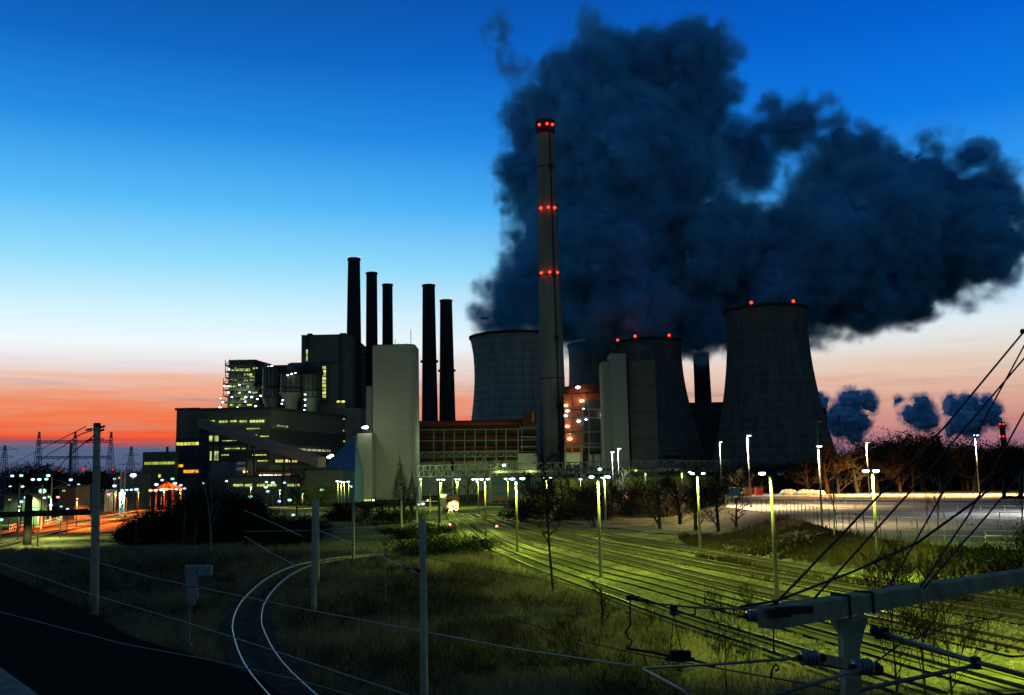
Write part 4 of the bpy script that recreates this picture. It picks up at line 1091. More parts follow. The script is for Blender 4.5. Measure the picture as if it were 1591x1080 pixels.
steam('steam_plume', 'huge dark blue steam cloud pouring from the cooling towers and drifting right', None, 690, 1620, -20, 580, 740, 86, 1.5, BLOBS, clip_main, 5, 1.0, st_m, True, .22, st_v, grow=.07)
st_m2 = steammat('far_steam', (.60, .75, .95))  # paler and bluer, the missing distance haze put into the colour
FARP = [('far steam cloud just right of the largest cooling tower', 1255, 1400, 590, 700, [(1278, 625, 10), (1285, 650, 10), (1302, 640, 10), (1325, 622, 14), (1344, 622, 11), (1322, 650, 15), (1306, 665, 12), (1330, 675, 10), (1340, 655, 10), (1350, 635, 6)]),
        ('far steam cloud standing alone between two others', 1375, 1475, 600, 690, [(1430, 627, 10), (1420, 645, 13), (1436, 645, 14), (1446, 657, 9), (1425, 660, 8), (1395, 624, 4), (1400, 618, 2)]),
        ('far steam cloud beside the thin far chimney at the right', 1455, 1575, 595, 690, [(1480, 630, 13), (1500, 628, 12), (1494, 655, 16), (1478, 668, 10), (1518, 645, 13), (1535, 640, 12), (1545, 652, 9), (1530, 622, 7), (1516, 665, 11), (1554, 660, 4)])]
for i, (lab, a, b, c, d, bl_) in enumerate(FARP):
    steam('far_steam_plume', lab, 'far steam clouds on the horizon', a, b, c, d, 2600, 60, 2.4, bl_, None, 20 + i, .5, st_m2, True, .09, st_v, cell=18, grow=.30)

# ================================================================ LAMPS
YC = (.74, 1.0, .12)
def yard_lamp(base_px, heads, label, power=1500, group='green-lit yard lamps', zb=None, w=.11, hr=.26, m=None):
    """heads: list of (px, py, lit)"""
    b = gp(*base_px); b.z = hz(b.x, b.y) if abs(b.x) < 90 and b.y < 260 else 0
    t = thing('yard_lamp', b, label, 'yard lamp', group)
    py = heads[0][1] + 4; topx = base_px[0] - (base_px[1] - py) * .021 - (base_px[0] - 795) * .00009 * (base_px[1] - py)
    ht = at(base_px[0], py, b.y).z
    top = Vector((b.x, b.y, ht))
    p = MB(); p.tube([b + Vector((0, 0, -.3)), b + Vector((0, 0, .05)), b + Vector((0, 0, ht * .5)), top], [w * 1.5, w * 1.35, w, w * .72], 10); p.build('mast', lamp_pole, t, True)
    hr0 = hr
    for px, py, lit in heads:
        hr = hr0; h = at(px, py, b.y - .02)
        arm = MB(); arm.tube([top - Vector((0, 0, .1)), top + Vector(((h.x - top.x) * .5, 0, .12)), h + Vector((0, 0, .06))], .025, 5); a = arm.build('arm', dark_steel, t)
        sh_ = MB(); sg = 1 if h.x > top.x else -1
        hr *= .66 if hr < .4 else .60
        sh_.ball(h + Vector((0, 0, .09)), hr, 10, 6, (1.5, .8, .35)); hd = sh_.build('lamp_head', dark_steel, a, True)
        bu = MB(); bu.ball(h - Vector((0, 0, .03)), hr * .9, 10, 6, (1.25, .8, .62)); hd2 = bu.build('bulb', (m or G_WHITE) if lit else steel, a, True)
        if lit and power:
            spot(h - Vector((0, 0, .30)), power * lit * 2.15, YC, 168, .12, a, blend=.4)
    return t
yard_lamp((1208, 935), [(1184, 735, .9), (1213, 735.5, 0)], 'nearest yard lamp, with its right-hand head dark, above the concrete beam', 2300, hr=.30)
yard_lamp((934, 897), [(919, 740.5, .6), (943, 740, 1)], 'two-headed yard lamp between the second and third yard tracks', 2300, hr=.27)
yard_lamp((1089, 865), [(1076, 735.5, 1), (1092.5, 735, 1)], 'two-headed yard lamp in front of the bare trees, beyond the fourth track', 2300)
yard_lamp((1367, 905), [(1345, 731, 1.2), (1361, 731, .8)], 'brightest yard lamp, with two heads, left of the slanting cables', 2300, hr=.34)
yard_lamp((804, 858), [(796, 743.5, 1.2), (811.5, 743, 1.2)], 'yard lamp with very bright twin heads, first one left of the thin bare tree', 2300, hr=.42, m=G_GREEN)
yard_lamp((755, 833), [(748, 744.5, 1), (758, 744, 1)], 'two-headed yard lamp just right of the oncoming train', 2000, hr=.36)
yard_lamp((850, 793), [(845, 742.5, 1), (855.5, 742, 1)], 'two-headed yard lamp behind the thin bare tree', 2600, hr=.5)
yard_lamp((942, 833), [(945.5, 741, 1), (936.5, 742, .3)], 'slim yard lamp standing directly behind the two-headed lamp by the third track', 2000, hr=.34)
yard_lamp((790, 808), [(785.5, 743.5, 1), (793, 744, .6)], 'yard lamp half hidden behind the very bright twin-headed one', 2000, hr=.42)
yard_lamp((744, 800), [(735, 744.5, 1), (741, 744.5, 1)], 'small yard lamp beside the orange container', 2200, hr=.5)
yard_lamp((684, 812), [(681, 745, 1), (689, 745, 1)], 'yard lamp left of the oncoming train', 1600, hr=.42)
yard_lamp((1755, 1075), [(1740, 730, 1), (1775, 730, 1)], 'unseen yard lamp past the right edge, added to light the near tracks', 4200)  # unseen lamp, added to brighten the green ground near the beam
for i, (px, bx) in enumerate([(653.5, 655), (687, 686), (708, 710), (713.5, 712), (902, 903)]):
    yard_lamp((bx, 789), [(px, 744.5, 1)], ['small far lamp at the right foot of the white tower', 'small far lamp left of the train, behind a taller one', 'left one of two small far lamps above the train',
               'right one of two small far lamps above the train', 'small far lamp behind the right of the thin bare tree'][i], 1500, hr=.55)
for i, (px, py) in enumerate([(524, 747.5), (529, 748), (534, 749), (541, 748)]):
    yard_lamp((px + 1, 797), [(px, py, 1)], ['first', 'second', 'third', 'fourth'][i] + ' from the left of the four lamps before the blue-roofed warehouse', 900, 'lamps before the blue-roofed warehouse', hr=.55)

def lot_lamp(bx, by, hx, hy, label, power, c, m, hr=.3, zb=LOTZ, extra=None):
    b = gp(bx, by, zb); t = thing('car_park_lamp', b, label, 'street lamp', 'tall lamps of the car park')
    h = at(hx, hy, b.y); top = Vector((b.x, b.y, h.z))
    p = MB(); p.tube([b, b.lerp(top, .5), top], [.13, .10, .07], 8); p.build('mast', steel, t, True)
    a = MB(); a.tube([top, h + Vector((0, 0, .05)), h + Vector((.5, 0, .05))], .05, 5); arm = a.build('arm', dark_steel, t)
    s_ = MB(); s_.ball(h + Vector((0, 0, .1)), hr, 10, 6, (1.5, 1, .35)); s_.build('lamp_head', dark_steel, arm, True)
    s_ = MB(); s_.ball(h, hr * .9, 10, 6, (1.4, 1, .5)); s_.build('bulb', m, arm, True)
    if power: spot(h - Vector((0, 0, .4)), power * 13, c, 160, .15, arm)
    return t
OR = (1.0, .58, .22); BL = (.75, .88, 1.0)
lot_lamp(1166.5, 789, 1163.5, 677, 'tall car park lamp at the left end of the lot before the largest cooling tower', 6500, (1, .76, .42), G_WHITE, .3)
lot_lamp(1278, 816, 1273, 693.5, 'car park lamp with a dark mast at the near fence', 700, (1, .84, .52), G_WHITE, .24)
lot_lamp(1351, 769, 1347.5, 687.5, 'car park lamp right behind the brightest yard lamp', 13000, OR, G_WARM, .42)
lot_lamp(1522, 769, 1516.5, 676, 'rightmost car park lamp, in front of the russet trees', 12000, OR, G_WHITE, .42)
lot_lamp(1122, 770, 1120, 687, 'small car park lamp left of the tall one at the end of the lot', 2200, (.8, 1, .8), G_GREEN, .28)
for bx, by, hx, hy, lab in [(1420, 800, 1680, 690, None)]: pass
point(gp(1440, 812, 2) + Vector((0, 0, 11)), 0, BL)
for bx, hx, hy, lab in [(963, 962, 697, 'right and brighter one of two slim masts in front of the grey absorber towers'), (953.5, 951.5, 702.5, 'left one of two slim masts in front of the grey absorber towers')]:
    lot_lamp(bx, 783, hx, hy, lab, 2200, (.8, .95, .9), G_WHITE, .42, 0)
tm = lot_lamp(1276, 770, 1273.5, 655, 'unlit mast rising above the car park lamp with the dark mast', 0, BL, steel, .3)
# added unseen mast beyond the right edge, throwing cool light on the near car park
lot_lamp(1680, 800, 1668, 668, 'unseen lamp mast past the right edge, added to light the near car park', 4000, BL, G_WHITE, .3)

# station and works lamps at the left
rl = random.Random(5)
STN = [(19, 739.5, 0, 300), (33, 739, 0, 300), (51, 745, 0, 260), (61, 745, 0, 260), (72, 744.5, 0, 240), (75, 739, 0, 300), (16, 756, 0, 200), (35, 756, 0, 200), (40.5, 773, 0, 190), (33, 779.5, 0, 170), (53, 791, 0, 160),
       (105, 791, 0, 160), (69, 773.5, 0, 200), (76, 772, 0, 220), (79, 785, 0, 200), (90, 772.5, 3, 230), (103, 769, 0, 240), (113, 770, 3, 250), (110, 777, 3, 240), (133, 768, 3, 260), (134, 772.5, 3, 240), (153, 770.5, 3, 240),
       (169, 768, 3, 260), (107, 754.5, 0, 260), (110, 745.5, 0, 290), (122, 753, 0, 260), (178, 744, 0, 300), (178, 755, 0, 270), (197, 761.5, 0, 260), (204, 761, 0, 270), (212, 760.5, 0, 280), (2, 807.5, 0, 140),
       (252, 746, 0, 310), (243, 753, 0, 290), (268, 744, 1, 310), (272, 751, 0, 300), (281, 754, 0, 300), (234, 762, 2, 290), (242, 762, 0, 290), (251, 761, 0, 290), (259, 760, 2, 295), (267, 760, 3, 300), (274, 760, 0, 300), (281, 760, 3, 300),
       (287, 759, 1, 300), (352, 747.5, 0, 300), (316, 751, 1, 310), (424, 750, 0, 310), (442, 750, 0, 310), (413, 757, 0, 290), (416, 763.5, 0, 280), (434, 779, 0, 250), (450, 777, 0, 260), (456, 800, 0, 220), (547, 756, 0, 300),
       (650, 784, 0, 240), (657, 783, 0, 240), (414, 749, 0, 300), (389, 772, 1, 270), (371, 777, 1, 260), (500, 761, 1, 300), (474, 816, 1, 200)]
MS = [S_WHITE, S_GREEN, S_WARM, S_PINK]; MN = ['bluish white', 'greenish', 'orange', 'pink']
sp = None
def station_lamp(px, py, mi, Y, label=None, grp='station and works lamps', r=None, power=0, c=None, pole=True):
    h = at(px, py, Y); t = thing('station_lamp', (h.x, h.y, 0), label or (MN[mi] + ' lamp among the small lights of the station and works at the left'), 'lamp', grp)
    if pole: p = MB(); p.tube([(h.x, h.y, 0), (h.x, h.y, h.z)], [.09, .05], 5); p.build('mast', dark_steel, t)
    s_ = MB(); r = (r or Y * .0019) * .78; s_.ball(h, r, 8, 5, (1.3, .8, .8)); s_.build('bulb', MS[mi], t, True)
    s_ = MB(); s_.ball(h + Vector((0, 0, (r or Y * .0019) * .8)), (r or Y * .0019) * .8, 8, 4, (1.4, 1, .25)); s_.build('lamp_head', dark_steel, t)
    if power: spot(h - Vector((0, .3, .5)), power * (6.0 if mi == 2 else 2.6), c, 158, .2, t, blend=.3)
    return t
for i, (px, py, mi, Y) in enumerate(STN):
    if mi == 0 and i % 3 == 1: mi = 1
    station_lamp(px, py, mi, Y, r=Y * .0019 * rl.uniform(.75, 1.2))
station_lamp(66, 763, 1, 210, 'biggest and brightest green-white floodlight of the station, left of the near pole', r=.85, power=9000, c=(.65, 1, .35))
station_lamp(207, 738.5, 0, 300, 'large white floodlight in front of the pale shed left of the office block', r=1.05, power=12000, c=(.85, 1, .6))
station_lamp(190, 762, 1, 250, 'white-green floodlit lattice mast lamp right of the near pole', r=.5, power=5000, c=(.6, 1, .6))
for px, py, Y, pw, c in [(30, 790, 140, 1800, (.9, 1, .25)), (95, 790, 150, 2200, (.95, 1, .25)), (60, 800, 130, 1400, (.9, 1, .3)), (150, 775, 200, 7500, (1, .17, .02)), (180, 768, 230, 9000, (1, .15, .02)), (215, 768, 260, 7500, (1, .17, .02)),
                     (255, 762, 285, 9000, (1, .22, .03)), (280, 765, 290, 6000, (1, .25, .03)), (120, 778, 180, 7500, (1, .17, .02)), (435, 765, 300, 3500, (.9, 1, .35)), (470, 770, 285, 2500, (.9, 1, .3)), (390, 760, 310, 3500, (.9, 1, .4))]:
    station_lamp(px, py - 3, 2 if c[1] < .5 else 1, Y, ('orange lamp' if c[1] < .5 else 'greenish lamp') + ' lighting the platforms and tracks at the left', 'lamps over the platforms', r=Y * .0013, power=pw, c=c)
# lattice mast, floodlit
lm = thing('lattice_mast', (X(190, 250), 250, 0), 'short floodlit white lattice mast right of the near pole', 'mast')
mb = MB(); p = at(189, 800, 250); truss_pts = []
for i in range(6):
    z = i * 1.9 + .2
    for sx in (-.55, .55): mb.bar((p.x + sx, 250, z), (p.x + sx, 250, z + 1.9), .3)
    mb.bar((p.x - .55, 250, z), (p.x + .55, 250, z + 1.9), .22); mb.bar((p.x - .55, 250, z), (p.x + .55, 250, z), .22)
mb.build('lattice', white_paint, lm)
# red-lit platform roof
pr = thing('platform_shelter', (X(262, 300), 300, 0), 'red-lit gabled shelter roof over the crossing at the end of the station', 'shelter')
mb = MB(); A, B, Cc = at(243, 760, 300), at(282, 759, 300), at(260, 750, 300)
for yy in (0, 3): 
    for s_, e_ in ((A, Cc), (Cc, B), (A, B), (at(251, 760, 300), Cc), (at(270, 759, 300), Cc)): mb.bar(s_ + Vector((0, yy, 0)), e_ + Vector((0, yy, 0)), .5)
mb.build('roof_truss', orange_paint, pr)
for px in (243, 256, 269, 282):
    q = at(px, 760, 301); mb = MB(); mb.bar((q.x, 301, 0), (q.x, 301, q.z), .35); mb.build('post', red_paint, pr)
point(at(262, 756, 297), 3500, (1, .15, .03), .3, pr)
def platform(x0, x1, py0, py1, Y, label, m, h=1.0):
    t = MB(); a, b = gp(x0, py0), gp(x1, py1); d = (b - a).normalized(); s = Vector((-d.y, d.x, 0)) * 3
    t.prism([(a - s)[:2], (b - s)[:2], (b + s)[:2], (a + s)[:2]], 0, h); tag(t.build('station_platform', m), label, 'platform', 'station platforms')
plat_m = mat('platform_slabs', (.22, .20, .17), .9, var=.3, scale=.8)
platform(-60, 300, 818, 771, 0, 'long orange-lit platform beside the main line', plat_m)
platform(-60, 150, 806, 779, 0, 'shorter platform at the back of the station', plat_m)
for k, (x0, x1, yt, Y, lab) in enumerate([(94, 120, 757, 230, 'small pale hut beside the station lamps, left of the near pole'), (181, 222, 737, 330, 'pale shed with a floodlight in front, left of the office block'),
                                          (10, 50, 771, 210, 'low pale signal building under the station lamps at the far left'), (120, 165, 764, 290, 'low pale works building behind the orange lamps')]):
    simple_building('station_shed', x0, x1, yt, Y, 8, shed_clad, lab, wins=[(x0 + 3, x0 + 8, (yt + 4), (yt + 7), G_WIN_Y, 2)])
# white railings in front of the platform
for a_, b_, lab in [((14, 826), (40, 818), 'white railing at the far left of the tracks'), ((70, 818), (96, 810), 'white lamplit railing left of the near pole')]:
    mb = MB(); A, B = gp(*a_), gp(*b_); 
    for z in (.5, 1.1): mb.bar(A + Vector((0, 0, z)), B + Vector((0, 0, z)), .10)
    for i in range(9): q = A.lerp(B, i / 8); mb.bar(q, q + Vector((0, 0, 1.1)), .10)
    tag(mb.build('railing', white_paint), lab, 'railing')

# station catenary masts with brackets
for px, pb, pt, sg, lab in [(27, 828, 750, -1, 'lamplit catenary mast with a slanting bracket, leftmost of the station'), (78, 812, 742, 1, 'lamplit catenary mast with a bracket, middle of the station'), (63, 822, 752, -1, 'greenish catenary mast beside the brightest floodlight'),
                             (176, 797, 742, 1, 'slim catenary mast beside the red lamps right of the near pole'), (228, 787, 735, 1, 'slim catenary mast left of the red-lit shelter')]:
    b = gp(px, pb); t = thing('catenary_mast', b, lab, 'catenary mast', 'catenary masts of the station'); zt_ = at(px, pt, b.y).z
    mb = MB(); mb.tube([b, (b.x, b.y, zt_)], [.2, .13], 6); mb.build('mast', pole_conc, t)
    mb = MB(); e = Vector((b.x + sg * 3.2, b.y, zt_ - 1.2)); mb.bar((b.x, b.y, zt_ - .3), e, .12); mb.bar((b.x, b.y, zt_ - 2.6), e, .12); mb.bar((b.x, b.y, zt_ - 2.6), (e.x, e.y, e.z - .9), .1); mb.bar(e, (e.x, e.y, e.z - .9), .08); mb.build('bracket', steel, t)

# ---- oncoming locomotive
Yl = gp(703, 797).y; lc = thing('locomotive', (X(703, Yl, 780), Yl, 0), 'oncoming train engine with three glaring warm headlights', 'locomotive')
xc = X(703, Yl, 780)
mb = MB(); prof = [(-1.5, 1.0), (1.5, 1.0), (1.5, 3.3), (1.1, 4.1), (-1.1, 4.1), (-1.5, 3.3)]
vs = [(xc + x, Yl, z) for x, z in prof] + [(xc + x - 3, Yl + 17, z) for x, z in prof]
mb.add(vs, [(0, 1, 2, 3, 4, 5), (11, 10, 9, 8, 7, 6)] + [(i, i + 6, (i + 1) % 6 + 6, (i + 1) % 6) for i in range(6)]); mb.build('body', mat('loco_body', (.30, .12, .05), .5, var=.2), lc)
mb = MB(); mb.box((xc, Yl - .04, 2.75), (2.4, .08, .7)); mb.build('windscreen', black_m, lc)
mb = MB(); mb.box((xc, Yl - .2, .75), (2.8, .5, .35)); mb.build('buffer_beam', dark_steel, lc)
for sx in (-.85, .85): mb = MB(); mb.tube([(xc + sx, Yl - .45, .95), (xc + sx, Yl - .9, .95)], [.22, .26], 10); mb.build('buffer', dark_steel, lc)
for k, (px, py) in enumerate([(704.5, 782.5), (700, 790.5), (709, 790)]):
    p = at(px, py, Yl - .35); mb = MB(); mb.ball(p, .5, 10, 6, (1, .5, 1)); mb.build('headlight', G_HEAD, lc, True)
    spot(p + Vector((0, -.5, 0)), 26000, (1, .72, .25), 100, .2, lc, (R(82), 0, 0), 'headlight_beam')
mb = MB()
for yy in (2, 5, 12, 15):
    for sx in (-.75, .75): mb.tube([(xc + sx - yy * .17 - .07, Yl + yy, .6), (xc + sx - yy * .17 + .07, Yl + yy, .6)], .5, 12)
mb.build('wheels', dark_steel, lc)
# ground signals
for px, py, lab in [(699, 815, 'tiny red signal lamp low on the ground below the train'), (772, 818, 'tiny red signal lamp low on the ground between the tracks')]:
    p = gp(px, py + 3); t = thing('ground_signal', p, lab, 'signal', None)
    mb = MB(); mb.box((p.x, p.y, .35), (.45, .3, .7)); mb.build('casing', dark_steel, t)
    h = at(px, py, p.y - .22); mb = MB(); mb.ball(h, .2, 8, 5); mb.build('lens', glow('signal_red', (1, .25, .18), 7), t); point(h - Vector((0, .4, 0)), 25, (1, .1, .05), .1, t)
# green signal left of the train
p = gp(683, 812)
t = thing('mast_signal', gp(665, 800), 'small red-lit mast signal beside the white tower', 'signal'); b = t.location
mb = MB(); mb.tube([b, b + Vector((0, 0, 2.8))], .08, 6); mb.build('mast', dark_steel, t); mb = MB(); mb.box(b + Vector((0, 0, 3.1)), (.5, .3, .9)); mb.build('casing', black_m, t)
mb = MB(); mb.ball(b + Vector((0, -.2, 3.1)), .22, 8, 5); mb.build('lens', glow('signal_red', (1, .25, .18), 7), t)

# ================================================================ CAR PARK fences and barriers
fl = [gp(px, py, LOTZ) for px, py in LOT_NEAR]; fc = curve(fl, 2.6)
FENCE_PIECES = [(0, len(fc) // 3, 'green mesh fence along the left part of the car park edge'), (len(fc) // 3, 2 * len(fc) // 3, 'green mesh fence along the middle of the car park edge'), (2 * len(fc) // 3, len(fc) - 1, 'green mesh fence along the right part of the car park edge')]
for i0, i1, lab in FENCE_PIECES:
    t = thing('mesh_fence', fc[i0], lab, 'fence', 'fence of the car park'); o_ = None
    for i in range(i0, i1 + 1):
        if i == i0 and i0: continue
        if o_ is None: mb = MB(); mb.tube([fc[i] - Vector((0, 0, .3)), fc[i] + Vector((0, 0, 2.0))], .04, 5); o_ = mb.build('post', fence_m, t); p0_ = fc[i]
        else: c2_ = o_.copy(); col.objects.link(c2_); c2_.parent = t; c2_.location = o_.location + (fc[i] - p0_)
    mb = MB()
    for i in range(i0, i1):
        A, B = fc[i], fc[i + 1]
        for z in (.1, .5, .9, 1.3, 1.7, 1.95): mb.tube([A + Vector((0, 0, z)), B + Vector((0, 0, z))], .008, 3, False)
        for k in range(1, 9): q = A.lerp(B, k / 9); mb.tube([q + Vector((0, 0, .1)), q + Vector((0, 0, 1.95))], .006, 3, False)
    mb.build('wire_mesh', fence_m, t)
barrier_m = mat('barrier_paint', (.34, .31, .24), .6, var=.2, scale=3)
def barrier(p, q, lab, z=.75, n=None, two=True):
    t = thing('parking_barrier', p, lab, 'barrier', 'low rails dividing the car park'); L_ = (q - p).length; n = n or max(2, int(L_ / 3))
    mb = MB(); mb.bar(p + Vector((0, 0, z)), q + Vector((0, 0, z)), .06)
    if two: mb.bar(p + Vector((0, 0, z * .35)), q + Vector((0, 0, z * .35)), .05)
    mb.build('rail', barrier_m, t)
    o_ = None
    for i in range(n + 1):
        c_ = p.lerp(q, i / n)
        if o_ is None: mb = MB(); mb.bar(c_, c_ + Vector((0, 0, z)), .07); o_ = mb.build('post', barrier_m, t); f_ = c_
        else: k_ = o_.copy(); col.objects.link(k_); k_.parent = t; k_.location = o_.location + (c_ - f_)
BAR = [((1408, 835), (1600, 841), 'nearest long double rail of the car park, behind the fence'), ((1532, 848), (1640, 851), 'short bright rail at the right edge, in front of the nearest long one'),
       ((1300, 812), (1600, 822), 'long low rail in the middle rows of the car park, second from the fence'), ((1250, 800), (1600, 808), 'long low rail in the middle rows of the car park, third from the fence'),
       ((1170, 789), (1600, 796), 'long low rail in the farther rows of the car park, under the lit asphalt'), ((1160, 781), (1600, 786), 'second farthest low rail of the car park'), ((1150, 774), (1600, 778), 'farthest low rail of the car park, at the foot of the trees')]
for a_, b_, lab in BAR: barrier(gp(*a_, LOTZ + .03), gp(*b_, LOTZ + .03), lab)
# pale heap at the far side
mb = MB(); rr_ = random.Random(2)
for i in range(9): q = gp(1226 + i * 6.5, 769, LOTZ); mb.ball(q + Vector((0, 2, .1)), rr_.uniform(.8, 1.5), 7, 5, (1.3, 1, .9))
tag(mb.build('rubble_heap', mat('pale_rubble', (.40, .36, .26), .95, var=.4, scale=2, bump=1)), 'low pale heap of rubble at the far edge of the car park', 'heap')

# ================================================================ TREES
def bare_tree(h, seed, spread=.5, levels=5, upright=.5, thick=.03, start=.15, nb=3, seg=3, jitter=.25, decay=.68, side=True):
    """returns (trunk MB, crown MB) rooted at the origin"""
    r = random.Random(seed); T, C = MB(), MB()
    def grow(p, d, L, rad, lev):
        pts = [p]; dd = d.copy(); q = p.copy()
        for i in range(seg):
            dd = (dd + Vector((r.uniform(-1, 1), r.uniform(-1, 1), r.uniform(-.6, .8))) * jitter * (.35 if lev == 0 else 1) + Vector((0, 0, upright * .12))).normalized()
            q = q + dd * (L / seg); pts.append(q.copy())
        rs = [rad * (1 - .6 * i / seg) for i in range(seg + 1)]
        (T if lev < 2 else C).tube(pts, rs, 6 if lev == 0 else (4 if lev == 1 else 3), False)
        if lev >= levels: return
        n = nb + (4 if lev == 0 else 0)
        for k in range(n):
            f = (start + (1 - start) * (k + r.random() * .8) / n) if lev == 0 else r.uniform(.25, 1)
            i = min(seg - 1, int(f * seg)); b = pts[i].lerp(pts[i + 1], f * seg - i)
            a = r.uniform(0, 2 * math.pi); out = Vector((math.cos(a), math.sin(a), 0)); out = (out - dd * out.dot(dd)).normalized()
            nd = (dd * (1 - spread) + out * spread * r.uniform(.7, 1.4) + Vector((0, 0, upright * .3))).normalized()
            sc_ = (1 - .45 * f) if lev == 0 else 1
            grow(b, nd, L * decay * r.uniform(.7, 1.1) * sc_ * (.72 if lev == 0 else 1), max(rad * .5, .006), lev + 1)
    grow(Vector((0, 0, -.2)), Vector((0, 0, 1)), h * .82, h * thick, 0)
    return T, C
TREE_MESH = {}
def make_proto(key, tm, cm, *a, **k):
    T, C = bare_tree(*a, **k)
    def me(mb, nm, m):
        x = bpy.data.meshes.new(nm); x.from_pydata(mb.v, [], mb.f); x.materials.append(m); x.update(); return x
    TREE_MESH[key] = (me(T, 'trunk', tm), me(C, 'crown', cm), a[0])
make_proto('oak', bark, twig, 9, 1, spread=.55, levels=5, nb=3)
make_proto('oak2', bark, twig, 9, 2, spread=.5, levels=5, nb=3, start=.1)
make_proto('bushy', bark, twig, 5, 3, spread=.55, levels=5, nb=3, start=.03, upright=.7)
make_proto('bushy2', bark, twig, 5, 4, spread=.62, levels=5, nb=3, start=.02, upright=.6)
make_proto('russet', twig_orange, twig_orange, 8, 5, spread=.5, levels=5, nb=4, start=.05, upright=.6)
make_proto('russet2', twig_orange, twig_orange, 8, 6, spread=.6, levels=5, nb=3, start=.05, upright=.4)
make_proto('birch', birch, twig, 9, 7, spread=.35, levels=4, nb=3, thick=.012, start=.35, upright=.6)
make_proto('sapling', birch, twig, 6, 8, spread=.3, levels=3, nb=2, thick=.009, start=.45)
make_proto('poplar', bark, twig, 10, 9, spread=.55, levels=5, nb=6, start=.06, upright=.5, decay=.44, thick=.011)
make_proto('poplar2', bark, twig, 10, 31, spread=.7, levels=4, nb=6, start=.3, upright=.5, decay=.36, thick=.009)
make_proto('shrub', bark, twig, 3.2, 10, spread=.5, levels=4, nb=4, start=.0, upright=.8, thick=.006)
NOUN = {'oak': 'bare tree', 'birch': 'birch', 'sapling': 'sapling', 'bushy': 'bare bush', 'russet': 'russet tree', 'poplar': 'bare conical tree', 'shrub': 'bare shrub'}
def plant_tree(key, loc, h, label, group=None, name=None, rz=None, wide=1.0, cat='tree', cm=None):
    tmesh, cmesh, h0 = TREE_MESH[key]; s = h / h0
    t = thing(name or 'bare_tree', loc, label, cat, group); t.rotation_euler = (0, 0, random.uniform(0, 6.28) if rz is None else rz); t.scale = (s * wide, s * wide, s)
    for nm, me in (('trunk', tmesh), ('crown', cmesh)):
        o = bpy.data.objects.new(nm, me); col.objects.link(o); o.parent = t
    return t
rt_ = random.Random(12)
# bare trees under the pipe bridge
GR = 'bare trees under the pipe bridge'
for i in range(30):
    px = 815 + i * 11.3 + rt_.uniform(-5, 5); Y = rt_.uniform(165, 290) if px > 860 else rt_.uniform(215, 285); 
    h = (rt_.uniform(48, 66) / F * Y)
    plant_tree(rt_.choice(['oak', 'oak2', 'bushy', 'bushy2']), Vector((X(px, Y), Y, 0)), h, 'tangled bare grey tree in the thicket under the pipe bridge', GR, wide=1.15)
for px, Y, h, k, lab in [(690, 285, 9, 'oak', 'round bare tree behind the yard lamps left of the goods shed'), (725, 280, 9, 'bushy', 'bare bush beside the lamps above the train'), (920, 150, 6.2, 'bushy2', 'broad bare bush in front of the pale sheeting'),
                         (1020, 140, 7.5, 'bushy', 'bare bush left of the lamp by the fourth track'), (1052, 150, 8.4, 'oak2', 'bare tree just left of the lamp in front of the thicket'), (1075, 135, 7.0, 'bushy2', 'low bare tree behind the lamp in front of the thicket'),
                         (1110, 128, 6.6, 'bushy', 'dark bare bush right of the lamp in front of the thicket'), (1138, 128, 4.8, 'bushy2', 'dark low bush at the left corner of the car park fence')]:
    plant_tree(k, Vector((X(px, Y), Y, hz(X(px, Y), Y))), h, lab, wide=1.3)
# dense dark bushes
def leafy(name, c, rx, rz, n, size, m, label, cat='bush', group=None, seed=0, tw=None, ry=None, clump=26, flat=1.0, cone=False):
    r = np.random.default_rng(seed); ry = ry or rx
    t = thing(name, c, label, cat, group)
    cl = r.normal(size=(clump, 3)); cl /= np.linalg.norm(cl, axis=1)[:, None]; cl *= r.uniform(.35, .95, (clump, 1)); cl[:, 2] = cl[:, 2] * .5 + .5
    k = r.integers(0, clump, n); p = cl[k] + r.normal(size=(n, 3)) * r.uniform(.07, .2, (clump, 1))[k]
    p[:, 2] = np.abs(p[:, 2])
    if cone: p[:, :2] *= (1.08 - p[:, 2:3]).clip(.06, 1)
    p = p * np.array([rx, ry, rz * .92])
    d1 = r.normal(size=(n, 3)); d1 /= np.linalg.norm(d1, axis=1)[:, None]; d2 = np.cross(d1, r.normal(size=(n, 3))); d2 /= np.linalg.norm(d2, axis=1)[:, None]
    s = (r.uniform(.5, 1.3, (n, 1)) * size); a = p + d1 * s; b = p - d1 * s; c1 = p + d2 * s * .32; c2 = p - d2 * s * .32
    vs = np.stack([a, c1, b, c2], 1).reshape(-1, 3); fs = np.arange(4 * n).reshape(-1, 4)
    fast_mesh('crown', vs, fs, m, parent=t)
    st = MB(); rr = random.Random(seed)
    for i in range(7): q = cl[i % clump]; st.tube([(rr.uniform(-.1, .1), 0, -.2), (q[0] * rx * .4, q[1] * ry * .4, q[2] * rz * .4), (q[0] * rx * .9, q[1] * ry * .9, q[2] * rz * .85)], [.09 * rz / 3, .05 * rz / 3, .02], 4)
    st.build_local = None
    me = bpy.data.meshes.new('trunk'); me.from_pydata(st.v, [], st.f); me.materials.append(bark); o = bpy.data.objects.new('trunk', me); col.objects.link(o); o.parent = t
    return t
darkl = [(262, 805, 150, 6, 5.0), (285, 808, 140, 5, 5.2), (312, 800, 135, 5, 6.2), (345, 806, 130, 5, 5.0), (372, 800, 140, 5, 6.8), (398, 806, 135, 5, 4.6), (330, 790, 160, 6, 7.6), (300, 785, 170, 6, 6.0), (365, 790, 165, 6, 6.5), (420, 812, 125, 4, 3.4),
         (238, 812, 140, 5, 3.6), (220, 818, 130, 4, 2.8), (445, 816, 120, 4, 2.8), (470, 812, 130, 4, 3.2)]
